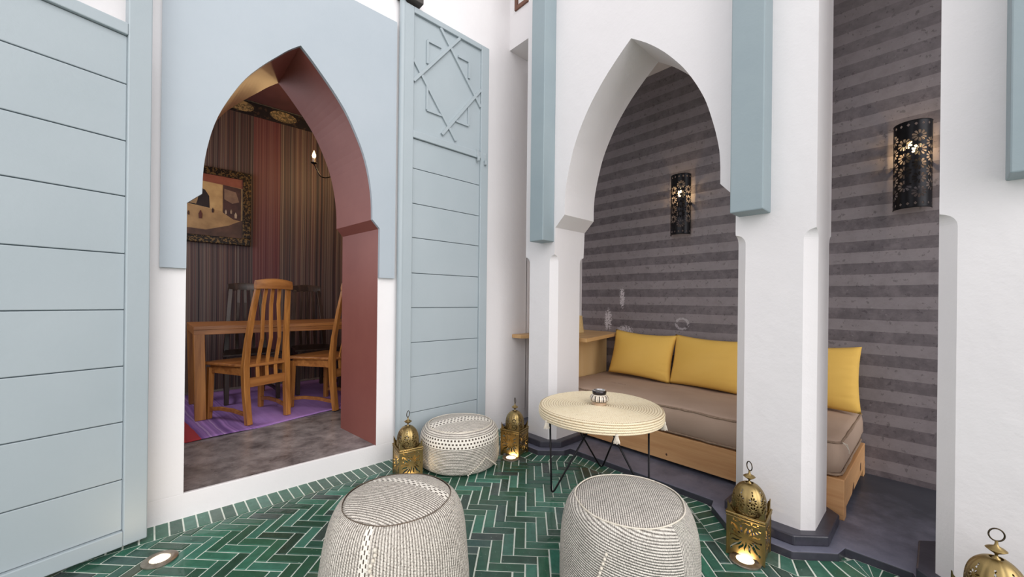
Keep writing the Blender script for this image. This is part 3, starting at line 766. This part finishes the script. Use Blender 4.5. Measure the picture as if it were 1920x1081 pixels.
for (ins, z, bul) in ((.02, MZ0, 0), (.004, MZ0 + .012, 0), (.0, MZ0 + .05, .004), (.0, .30, .012), (.0, .355, .010), (.0, .392, .004), (.004, .408, 0), (.03, .417, 0), (.12, .423, 0), (.30, .425, 0)): rings.append(mattress_ring(ins, z, bul))
mb.loft(rings)
mat_ = mb.build('mattress', M_MATT, smooth=True, auto=60); tag(mat_, 'long taupe bench mattress with rolled seams lying on the pine daybed', 'mattress')
for z, rr, ins in ((.402, .0065, -.001), (MZ0 + .014, .0060, -.002)):
    m_ = MB(); pts = []
    for p in mattress_ring(ins, z, 0):
        pts.append((p[0] + random.uniform(-.0015, .0015), p[1] + random.uniform(-.0015, .0015), p[2] + random.uniform(-.002, .002)))
    m_.tube(pts + [pts[0]], [rr * random.uniform(.8, 1.2) for _ in range(len(pts) + 1)], 7); m_.build('piping', M_MSEAM, mat_, smooth=True)
m_ = MB(); m_.tube([(2.50, .312, .402), (2.505, .296, .395), (2.52, .290, .365), (2.535, .292, .345)], .0016, 5); m_.tube([(2.50, .312, .402), (2.49, .296, .392), (2.50, .289, .372)], .0016, 5)
m_.build('thread_tie', M_CREAM, mat_); mat_.children[-1]['label'] = 'loose cream thread tie'

def pillow(w, h, T, seed):
    rnd = random.Random(seed); mb = MB(); n = 30; m2 = 22
    wr = [(rnd.uniform(-1, 1), rnd.uniform(-1, 1), rnd.uniform(0, pi), rnd.uniform(14, 26)) for _ in range(6)]
    for side in (1, -1):
        o = len(mb.v)
        for j in range(m2 + 1):
            for i in range(n + 1):
                u, v = -1 + 2*i/n, -1 + 2*j/m2
                X = w/2*u*(1 - .05*(1 - v*v)*abs(u)**2); Z = h/2*v*(1 - .06*(1 - u*u)*abs(v)**2)
                th = T/2 * max(0, (1 - abs(u)**2.6))**.55 * max(0, (1 - abs(v)**2.6))**.55
                wk = 0
                for (a, b, an, fr) in wr:
                    d = (u-a)*cos(an) + (v-b)*sin(an); wk += sin(d*fr) * math.exp(-((u-a)**2 + (v-b)**2)*5)
                low = math.exp(-((v + .78)/.2)**2) * sin(v*34 + u*2) * (.35 + .65*abs(u)**2) + math.exp(-((abs(u) - .86)/.12)**2) * sin(v*24 + u*8)*.7
                th2 = th + (th > 1e-5) * (wk*.0018 + low*.0042) * min(1, th/.02)
                mb.v.append((X, side*th2, Z - .01*(1-u*u)*(v > 0)*v))
        for j in range(m2):
            for i in range(n): k = o + j*(n+1) + i; mb.face((k, k+1, k+n+2, k+n+1))
    import bmesh
    return mb
def place_pillow(w, h, T, seed, loc, yaw, lean, roll, label):
    mb = pillow(w, h, T, seed)
    o = mb.build('pillow', M_MUST, smooth=True)
    import bmesh
    bm = bmesh.new(); bm.from_mesh(o.data); bmesh.ops.remove_doubles(bm, verts=bm.verts, dist=.0006); bmesh.ops.recalc_face_normals(bm, faces=bm.faces); bm.to_mesh(o.data); bm.free()
    o.data.polygons.foreach_set('use_smooth', [True]*len(o.data.polygons))
    R = Matrix.Rotation(yaw, 4, 'Z') @ Matrix.Rotation(lean, 4, 'X') @ Matrix.Rotation(roll, 4, 'Y')
    o.matrix_world = Matrix.Translation(loc) @ R
    tag(o, label, 'pillow', 'mustard pillows on the daybed'); return o
place_pillow(.565, .395, .135, 1, (3.105, 1.728, .628), radians(-88), radians(-15), radians(2), 'mustard yellow pillow leaning beside the wooden desk, left of the other pillows')
place_pillow(.60, .40, .140, 2, (3.125, 1.165, .620), radians(-90), radians(-15), radians(1.0), 'mustard yellow pillow in the middle, cut off by the white pillar')
place_pillow(.57, .40, .140, 3, (3.115, .590, .622), radians(-90), radians(-14), radians(-1.5), 'mustard yellow pillow at the right end of the mattress, right of the pillar')

t = thing('desk', 'blond wooden desk between the striped wall and the corner pillar', 'desk', (0, 0, H0))
m_ = MB(); m_.prism([(2.49, 1.845), (3.262, 2.04), (3.262, 2.482), (2.29, 2.482), (2.29, 2.372), (2.49, 2.28)], .725, .755); m_.build('desktop', M_DESK, t, bevel=0.003)
m_ = MB(); m_.box((2.50, 2.175, 0.0), (3.258, 2.195, .7245)); m_.build('side_panel', M_DESKP, t, bevel=0.002)
t = thing('woven_basket', 'small pale woven basket standing on the blond desk behind the pillar', 'basket', (2.905, 2.262, H0 + .756))
m_ = MB(); prof = []
for k in range(33): z = .155*k/32; prof.append((.062 - .018*(z/.155) + .0025*abs(sin(z*pi/.0105)), z))
prof = [(0, 0)] + prof + [(.040, .155), (.052, .006), (0, .006)]
m_.lathe(prof, 36)
g = G('woven_palm', 0.8); x, y, z = g.xyz(); ww = ((z / 0.021).fract().lt(0.5)); n_ = g.noise(60, 3)
g.color(g.mix(n_, '#b9975d', '#dcc391')); g.bump(n_, .5, .003)
m_.build('body', g.m, t, smooth=True)
m_ = MB(); m_.tube([(.055*cos(a), .055*sin(a), .004) for a in [2*pi*i/24 for i in range(25)]], .006, 6); m_.build('base_ring', g.m, t, smooth=True)

# wall sconces
def sconce(loc, label):
    t = thing('wall_sconce', label, 'lamp', loc, 0, 'pierced half-round sconces')
    R, Hs = .080, .492
    A_ = pi * R
    cols = 4; pitch = A_ / cols
    def flower(du, dv):
        r = sqrt(du*du + dv*dv)
        if r < .0085 or r > .0345: return 1.0
        a = atan2(dv, du); k = 10
        da = (a * k / (2*pi)) % 1.0 - .5
        wv = .37*sin(pi*min(1, max(0, (r - .0070)/.0295)))**.6
        return (abs(da) - wv * .98) * .02
    def ins(u, v):
        if u < .004 or u > A_ - .004 or v < .006 or v > Hs - .006: return 1.0
        if v < .040 or v > Hs - .040:                        # diamond borders
            vv = (v if v < .040 else Hs - v) - .022; du = (u % .0315) - .01575
            return (abs(du)/.0075 + abs(vv)/.0095 - 1) * .01 if abs(vv) < .012 else 1.0
        f = 1.0
        for c in range(-1, cols + 2):
            cu = (c + .5) * pitch; o_ = (.0395 if c % 2 else 0.0)
            k = round((v - .085 - o_) / .079); cv = .085 + o_ + k*.079
            if cv < .072 or cv > Hs - .07: continue
            f = min(f, flower(u - cu, v - cv))
        return f
    m_ = MB(); pierced(m_, 84, 160, 0, A_, 0, Hs, ins, lambda u, v: (-R*sin(u/R), R*cos(u/R), v))
    m_.build('pierced_shade', M_IRON, t, solid=.0016)
    m_ = MB()
    for z in (.0, Hs):
        m_ = MB(); m_.tube([(-R*sin(a), R*cos(a), z) for a in [pi*i/24 for i in range(25)]], .0025, 6); m_.build('rim', M_IRON, t)
    m_ = MB(); m_.box((.005, -.03, .15), (.020, .03, .35)); m_.tube([(.01, 0, .29), (-.02, 0, .285), (-.028, 0, .31)], .006, 8)
    for s_ in (-1, 1): m_.box((-.002, s_*.079 - .003, .24), (.020, s_*.079 + .003, .26))
    m_.build('bracket', M_IRON, t)
    m_ = MB(); m_.lathe([(0, 0), (.009, .002), (.011, .02), (.019, .045), (.017, .062), (.0, .075)], 18, (-.028, 0, .315)); m_.build('bulb', M_BULB, t, smooth=True)
    return t
SX = BX - .020
s1_ = sconce((SX, 1.460, 1.640), 'black pierced half-round wall sconce seen through the pointed arch')
s2_ = dup(s1_, (SX, .108, 1.634), 0, 'black pierced half-round wall sconce on the striped wall right of the white pillar')
for (yy, zz_) in ((1.46, 1.99), (.108, 1.984)):
    ld = bpy.data.lights.new('sconce_light', 'POINT'); ld.energy = 1.8; ld.color = WARM[:3]; ld.shadow_soft_size = .018
    lo = bpy.data.objects.new('sconce_light', ld); COL.objects.link(lo); lo.location = (SX - .028, yy, zz_)
    lo.parent = s1_ if yy > 1 else s2_; lo.location = (-.052, 0, .35)

# ------------------------------------------------------------------ rattan table
TC = (1.906, 1.312)
t = thing('side_table', 'round coiled palm-fibre table on black hairpin legs', 'table', (TC[0], TC[1], 0))
mb = MB(); Rt, zt = .343, .486; prof = []; rows = 5; cr_ = .0125
# side coils then top coils, one continuous ridged skin
pts = []; ZB = zt - rows*cr_
for k in range(rows):
    for q in range(5):
        a = -pi/2 + pi*(q + .5)/5; pts.append((Rt - .004 + .0075*cos(a) + (.004 if k in (1, 2, 3) else 0), ZB + cr_*(k + .5) + cr_*.5*sin(a), k, (q + .5)/5))
nc = 24; cw = (Rt - .01) / nc
for k in range(nc):
    for q in range(4):
        a = pi*(q + .5)/4; rc = Rt - .006 - cw*(k + .5); pts.append((max(.0005, rc + cw*.5*cos(a)), zt - .0035 + .0065*sin(a), rows + k, (q + .5)/4))
seg = 144; o = len(mb.v)
for (r, z, k, _) in pts:
    for i in range(seg):
        a = 2*pi*i/seg; wv = 1 + .004*sin(3*a + 1)
        mb.v.append((r*wv*cos(a), r*wv*sin(a), z + .0015*sin(2*a + .7)))
for j in range(len(pts) - 1):
    for i in range(seg):
        i2 = (i + 1) % seg; r = max(pts[j][0], .02); k = pts[j][2]
        uu0, uu1 = 2*pi*r*i/seg, 2*pi*r*(i+1)/seg
        f0, f1 = pts[j][3], pts[j+1][3] + (pts[j+1][2] - k)
        mb.face((o + j*seg + i, o + j*seg + i2, o + (j+1)*seg + i2, o + (j+1)*seg + i), 0, [(uu0, k + f0), (uu1, k + f0), (uu1, k + f1), (uu0, k + f1)])
mb.face([o + i for i in range(seg)][::-1]); mb.face([o + (len(pts)-1)*seg + i for i in range(seg)])
mb.build('tabletop', M_COIL, t, smooth=True, recalc=False)
feet = [(1.639, 1.440), (2.140, 1.457), (1.960, 1.035)]
# hairpins: each foot carries one upright rod and one slanting rod
topspx = [((-.262, .150), (-.060, -.010)), ((-.045, .205), (.215, -.035)), ((.140, -.225), (-.085, -.105))]
for (fx, fy), (a, b) in zip(feet, topspx):
    fx -= TC[0]; fy -= TC[1]; A1_ = Vector((a[0], a[1], ZB)); B1_ = Vector((b[0], b[1], ZB)); Fp = Vector((fx, fy, .004))
    da = (A1_ - Fp).normalized(); db = (B1_ - Fp).normalized()
    pts = [A1_, Fp + da*.12, Fp + da*.045]
    for k in range(1, 6):
        u = k/6; pts.append((Fp + da*.045)*(1-u)**2 + (Fp + Vector((0, 0, .001)))*2*u*(1-u) + (Fp + db*.045)*u*u)
    pts += [Fp + db*.045, Fp + db*.12, B1_]
    m_ = MB(); m_.tube(pts, .0052, 8); m_.build('hairpin_leg', M_IRON, t, smooth=True)
m_ = MB(); m_.lathe([(0, 0), (.29, 0), (.29, .004), (0, .004)], 48, (0, 0, ZB - .0035)); m_.build('underside_plate', M_IRON, t)
for an in (radians(160), radians(228), radians(294), radians(20)):
    m_ = MB(); px, py = (Rt + .002)*cos(an), (Rt + .002)*sin(an)
    for k in range(22):
        a = 2*pi*k/22; rr = .006 + .010*((k*7) % 5)/5
        m_.tube([(px, py, ZB + .012), (px + .006*cos(a), py + .006*sin(a), ZB), (px + (.012 + rr*.3)*cos(a), py + (.012 + rr*.3)*sin(a), ZB - .030 - .006*((k*3) % 4)/4)], .0016, 4)
    m_.lathe([(0, .014), (.006, .012), (.009, .004), (.006, -.003), (0, -.004)], 10, (px, py, ZB)); m_.build('tassel', M_CREAM, t)
# ashtray jar
AT = Vector((1.905, 1.318, zt + .0035))
t = thing('ashtray', 'small black-and-white striped ceramic ashtray jar on the round table', 'ashtray', AT)
g = G('striped_glaze', 0.2); x, y, z = g.xyz()
an_ = x._m('ARCTAN2', y) * (14 / (2*pi)); f_ = an_.fract()
band = z.gt(.019) * z.lt(.047); dk = f_.lt(.27).max((f_ - .5).abs().lt(.05))
c = g.mix(band * dk, '#d9cdbd', '#1d1718'); c = g.mix(z.near(.018, .0018), c, '#2a2020'); c = g.mix(z.lt(.015), c, '#b99f84')
g.color(c)
m_ = MB(); m_.lathe([(0, 0), (.030, 0), (.031, .003), (.028, .008), (.034, .014), (.0405, .024), (.0405, .033), (.036, .043), (.029, .050), (.024, .050), (0, .046)], 40); m_.build('bowl', g.m, t, smooth=True, auto=40); t.scale = (1.32, 1.32, 1.15)
m_ = MB(); m_.lathe([(0, .0505), (.028, .0505), (.030, .056), (.0305, .066), (.029, .069), (.0265, .069), (.024, .060), (0, .058)], 40); m_.build('lid', simple('dark_pewter', '#2e2a2c', '#4a4548', 0.25, 0.8), t, smooth=True, auto=40)
m_ = MB(); m_.lathe([(.0, .0601), (.021, .0601), (.0235, .0625), (.0262, .0695), (.0285, .0697), (.0262, .071), (.022, .065), (0, .062)], 40); m_.build('lid_insert', simple('bright_tin', '#b9b7b6', '#d8d6d4', 0.2, 0.9), t, smooth=True, auto=40)

# ------------------------------------------------------------------ poufs
def pouf(label, loc, rz, R, Hh, flare, ms, mt, kind, topdir=0.0, tilt=0.0, n=2.6):
    t = thing('pouf', label, 'pouf', loc, rz)
    seg = 96; rings = 26; mb = MB()
    def rad(v):
        e = 1 - max(0, (abs(v - .46)/.54))**3.2
        return R * (.80 + .20*max(0, e)**.6) * (1 + flare*(.5 - v))
    def dfm(a, v): return 1 + .012*sin(2*a + 1.3) + .010*sin(3*a + .4 + v*2) + .006*sin(7*a + v*5)
    for j in range(rings + 1):
        v = j/rings; zb = Hh * (.5 - .5*cos(pi*v)) if False else Hh*v
        r = rad(v)
        if v < .08: r *= (.86 + .14*(v/.08)**.5)
        for i in range(seg):
            a = 2*pi*i/seg; k = dfm(a, v); mb.v.append((r*k*cos(a), r*k*sin(a), zb + tilt*r*cos(a)*v))
    for j in range(rings):
        for i in range(seg):
            i2 = (i+1) % seg; u0, u1 = 2*pi*R*i/seg, 2*pi*R*(i+1)/seg; v0, v1 = Hh*j/rings, Hh*(j+1)/rings
            mb.face((j*seg+i, j*seg+i2, (j+1)*seg+i2, (j+1)*seg+i), 0, [(u0, v0), (u1, v0), (u1, v1), (u0, v1)])
    mb.face([i for i in range(seg)][::-1], 0, [(0, 0)]*seg)
    mb.build('side_panel', ms, t, smooth=True, recalc=False)
    mb = MB(); nr = 16; rt_ = rad(1.0)
    for j in range(nr + 1):
        q = j/nr; 
        for i in range(seg):
            a = 2*pi*i/seg; k = dfm(a, 1.0); r = rt_*q*k
            dome = .030*(1 - q**2.4) + .004*sin(r*cos(a)*22)*(1-q) - .004*(q > .97)
            mb.v.append((r*cos(a), r*sin(a), Hh + dome + tilt*r*cos(a)))
    def uvp(i, j): 
        x_, y_, _ = mb.v[j*seg + i % seg]; return (x_*cos(topdir) + y_*sin(topdir), -x_*sin(topdir) + y_*cos(topdir))
    for j in range(nr):
        for i in range(seg):
            i2 = (i+1) % seg
            mb.face((j*seg+i, j*seg+i2, (j+1)*seg+i2, (j+1)*seg+i), 0, [uvp(i, j), uvp(i2, j), uvp(i2, j+1), uvp(i, j+1)][0:4])
    mb.build('top_panel', mt, t, smooth=True, recalc=True)
    m_ = MB(); pts = []
    for i in range(97):
        a = 2*pi*i/96; k = dfm(a, 1.0); pts.append((rt_*k*1.004*cos(a), rt_*k*1.004*sin(a), Hh + .001 + tilt*rt_*k*cos(a)))
    m_.tube(pts, .0028 if kind else .0013, 6); m_.build('seam', M_SEAM if kind == 0 else M_CREAM, t, smooth=True)
    return t
def knots(t, R, path, r=.006):
    m_ = MB()
    for (a, z, rr) in path:
        m_.lathe([(0, -r), (r*.7, -r*.7), (r, 0), (r*.7, r*.7), (0, r)], 8, (rr*cos(a), rr*sin(a), z))
    m_.build('knot_trim', M_CREAM, t, smooth=True)
pf = pouf('grey flecked knitted pouf with vertical ribs, nearest on the left', (0.657, 1.305, 0), radians(0), .250, .375, .16, M_KN_FS, M_KN_FT, 0, topdir=radians(28))
pr = pouf('grey striped knitted pouf nearest the rattan table, front right', (1.275, .752, 0), radians(0), .243, .372, .05, M_KN_RS, M_KN_RT, 1, topdir=radians(40))
pb = pouf('low cream knitted pouf with dotted bands between two brass lanterns', (1.528, 2.158, 0), 0, .262, .262, .02, M_KN_BS, M_KN_BT, 1, topdir=radians(70))
knots(pb, .26, [(radians(246 + 2.2*k), .020 + (.084 if k > 12 else k*.007) - max(0, k-12)*.0075, .264) for k in range(24)], .0055)
knots(pf, .25, [(radians(226) + .03*sin(k), .02 + .0148*k, .2485*(1 + .16*(.5 - k/24.))*.985 + .004) for k in range(22)], .0065)
knots(pr, .25, [(radians(176) + .02*k, .03 + .016*k, .247) for k in range(18)], .0055)

# ------------------------------------------------------------------ brass lanterns
def lantern(loc, rz, label):
    t = thing('lantern', label, 'lantern', loc, rz, 'brass lanterns on the tiles')
    s, hb = .138, .180; h = s/2
    def petal(du, dv, r0, r1, w, ang):
        x_ = du*cos(ang) + dv*sin(ang); y_ = -du*sin(ang) + dv*cos(ang)
        if x_ < r0 or x_ > r1: return 1
        q = (x_ - r0)/(r1 - r0); return (abs(y_ - .003*sin(q*2*pi)) - w*sin(pi*q)**.8) * 1.0
    def ins(u, v):                                     # u in [-h,h], v in [0,hb]
        if abs(u) > h - .006 or v > hb - .010: return 1.0
        if v < .022: return -1.0 if (abs(u) < .050 - .9*max(0, v - .010)) and v < .016 else 1.0
        f = 1.0; dv = v - .088; du = u
        for k in range(16):
            a = 2*pi*k/16 + (pi/16)*0
            if k % 4 == 0: f = min(f, petal(du, dv, .010, .056, .0032, a))
            elif k % 2 == 0: f = min(f, petal(du, dv, .018, .074, .0052, a))
            else: f = min(f, petal(du, dv, .022, .060, .0046, a))
        for (cx_, cz_) in ((-.045, .155), (-.022, .158), (0, .155), (.022, .158), (.045, .155)):
            f = min(f, (abs(u - cx_)/.0045 + abs(v - cz_)/.0085 - 1)*.01)
            f = min(f, (sqrt(((u - cx_ - .011)/.008)**2 + ((v - .150)/.0025)**2) - 1)*.005 if abs(u) < .05 else 1)
        for (cx_, cz_) in ((-.052, .034), (.052, .034), (-.056, .088), (.056, .088), (-.052, .135), (.052, .135)):
            f = min(f, (abs(u - cx_)/.005 + abs(v - cz_)/.008 - 1)*.01)
        return f
    for k in range(4):
        a = k*pi/2
        def mp(u, v, a=a): x_, y_ = u, -h; return (x_*cos(a) - y_*sin(a), x_*sin(a) + y_*cos(a), v)
        m_ = MB(); pierced(m_, 70, 92, -h, h, 0.002, hb, ins, mp); m_.build('pierced_side', M_BRASS, t, solid=.0014)
    # rolled rim with beads
    m_ = MB()
    for z, r in ((hb, .0045), (hb - .012, .003)):
        c4 = [(-h - .003, -h - .003, z), (h + .003, -h - .003, z), (h + .003, h + .003, z), (-h - .003, h + .003, z)]
        for k in range(4): m_.tube([c4[k], c4[(k+1) % 4]], r, 8)
    for k in range(4):
        a = k*pi/2
        for i in range(12):
            u = -h + .006 + i*(s - .012)/11; x_, y_ = u, -h - .004
            m_.lathe([(0, -.003), (.003, 0), (0, .003)], 6, (x_*cos(a) - y_*sin(a), x_*sin(a) + y_*cos(a), hb - .006))
    m_.build('rim', M_BRASS, t, smooth=True, auto=50)
    m_ = MB()
    for sx in (-1, 1):
        for sy in (-1, 1):
            m_ = MB(); m_.box((sx*h - .003, sy*h - .003, 0), (sx*h + .003, sy*h + .003, hb)); m_.build('corner_post', M_BRASS, t)
    # merlons: stepped triangles rising at the corners
    prof = [(0, .048), (.003, .048), (.005, .038), (.010, .034), (.012, .024), (.018, .019), (.021, .011), (.029, .008), (.034, .002), (.034, 0), (0, 0)]
    for k in range(8):
        m_ = MB(); a = (k//2)*pi/2
        for sg in ((-1, 1)[k % 2],):
            p2 = [(sg*(h - q[0]), q[1] + hb) for q in prof]; n_ = len(p2)
            vs = [(u*cos(a) + (h)*sin(a), u*sin(a) - (h)*cos(a), z) for u, z in p2] + [(u*cos(a) + (h-.0016)*sin(a), u*sin(a) - (h-.0016)*cos(a), z) for u, z in p2]
            m_.add(vs, [tuple(range(n_)), tuple(range(n_, 2*n_))] + [(i, (i+1) % n_, n_ + (i+1) % n_, n_ + i) for i in range(n_)])
        m_.build('merlon', M_BRASS, t)
    m_ = MB(); m_.box((-h, -h, hb - .0125), (h, h, hb - .0110)); m_.build('top_plate', M_BRASS, t)
    # ribbed pierced dome
    Rd, zd, hd = .0655, hb - .006, .128
    def dr(v): q = v/hd; return Rd * ((1.0 if q < .16 else sqrt(max(0, 1 - ((q - .16)/.852)**2.7))) + .03*q*(1-q))
    def dins(u, v):                                    # u angle
        seg_ = 2*pi/8; du = ((u % seg_) - seg_/2)*Rd*1.0; f = 1.0
        if v < .010 or v > .108: return 1.0
        for cz_ in (.034, .070):
            dv = v - cz_; r = sqrt(du*du + dv*dv)
            if r > .0185 or r < .0035: continue
            a = atan2(dv, du); da = ((a*8/(2*pi)) % 1.0) - .5
            f = min(f, (abs(da) - .34*sin(pi*(r - .0035)/.015))*.01)
        for (cx_, cz_) in ((.0175, .052), (-.0175, .052), (0, .094), (.0185, .018), (-.0185, .018), (0, .104)):
            f = min(f, (abs(du - cx_)/.0040 + abs(v - cz_)/.0058 - 1)*.01)
        return f
    def dmap(u, v):
        r = dr(v)*(1 - .020*abs(cos(u*4))**10); return (r*cos(u), r*sin(u), zd + v)
    m_ = MB(); pierced(m_, 224, 76, 0, 2*pi, 0, hd*.995, dins, dmap); m_.build('pierced_dome', M_BRASS, t, smooth=True, solid=.0012)
    zt_ = zd + hd
    m_ = MB(); m_.lathe([(0, -.008), (.012, -.008), (.009, -.001), (.0045, .002), (.0035, .010), (.006, .013), (.018, .021), (.0235, .0255), (.018, .030), (.006, .036), (.004, .042), (.0035, .052), (0, .053)], 28, (0, 0, zt_)); m_.build('finial', M_BRASS, t, smooth=True, auto=50)
    m_ = MB(); m_.tube([(.012*cos(a), .012*cos(a), zt_ + .070 + .019*sin(a)) for a in [2*pi*i/28 for i in range(29)]], .0022, 8); rg = m_.build('hanging_ring', M_RING, t, smooth=True); rg['label'] = 'dark bronze ring'
    return t
ln = lantern((1.915, .549, .0025), radians(6), 'pierced brass lantern lit from below, standing against the foot of the free white pillar')
dup(ln, (1.172, 2.205, .0025), radians(-11), 'pierced brass lantern between the red doorway and the back pouf', 'brass lanterns on the tiles')
dup(ln, (1.898, 2.018, .0025), radians(18), 'pierced brass lantern between the low back pouf and the corner pillar', 'brass lanterns on the tiles')
dup(ln, (1.925, -.127, .0025), radians(62), 'pierced brass lantern cut off by the bottom right corner', 'brass lanterns on the tiles')

# recessed floor lights
def floor_light(loc, label):
    t = thing('floor_light', label, 'light', loc, 0, 'recessed floor lights')
    m_ = MB(); m_.lathe([(.032, .003), (.034, .0075), (.055, .0075), (.059, .005), (.059, 0), (.0, 0)], 48, caps=False); m_.build('bezel', M_STEEL, t, smooth=True, auto=40)
    m_ = MB(); m_.lathe([(0, .003), (.0325, .003), (.0325, .0055), (0, .0058)], 40); m_.build('lens', M_GLOW, t)
    ld = bpy.data.lights.new('floor_light_lamp', 'AREA'); ld.shape = 'DISK'; ld.size = .06; ld.energy = 0.3; ld.color = (1.0, .74, .42)
    lo = bpy.data.objects.new('floor_light_lamp', ld); COL.objects.link(lo); lo.parent = t; lo.location = (0, 0, .0075); lo.rotation_euler = (pi, 0, 0)
    return t
fl = floor_light((.037, 2.153, .001), 'round glowing floor light in the tiles by the big open door leaf')
dup(fl, (1.840, .540, .001), 0, 'round glowing floor light at the base of the lantern by the free pillar')
dup(fl, (1.160, 2.128, .001), 0, 'round glowing floor light at the base of the lantern beside the red doorway')
dup(fl, (1.822, 1.972, .001), 0, 'round glowing floor light at the base of the lantern by the corner pillar')
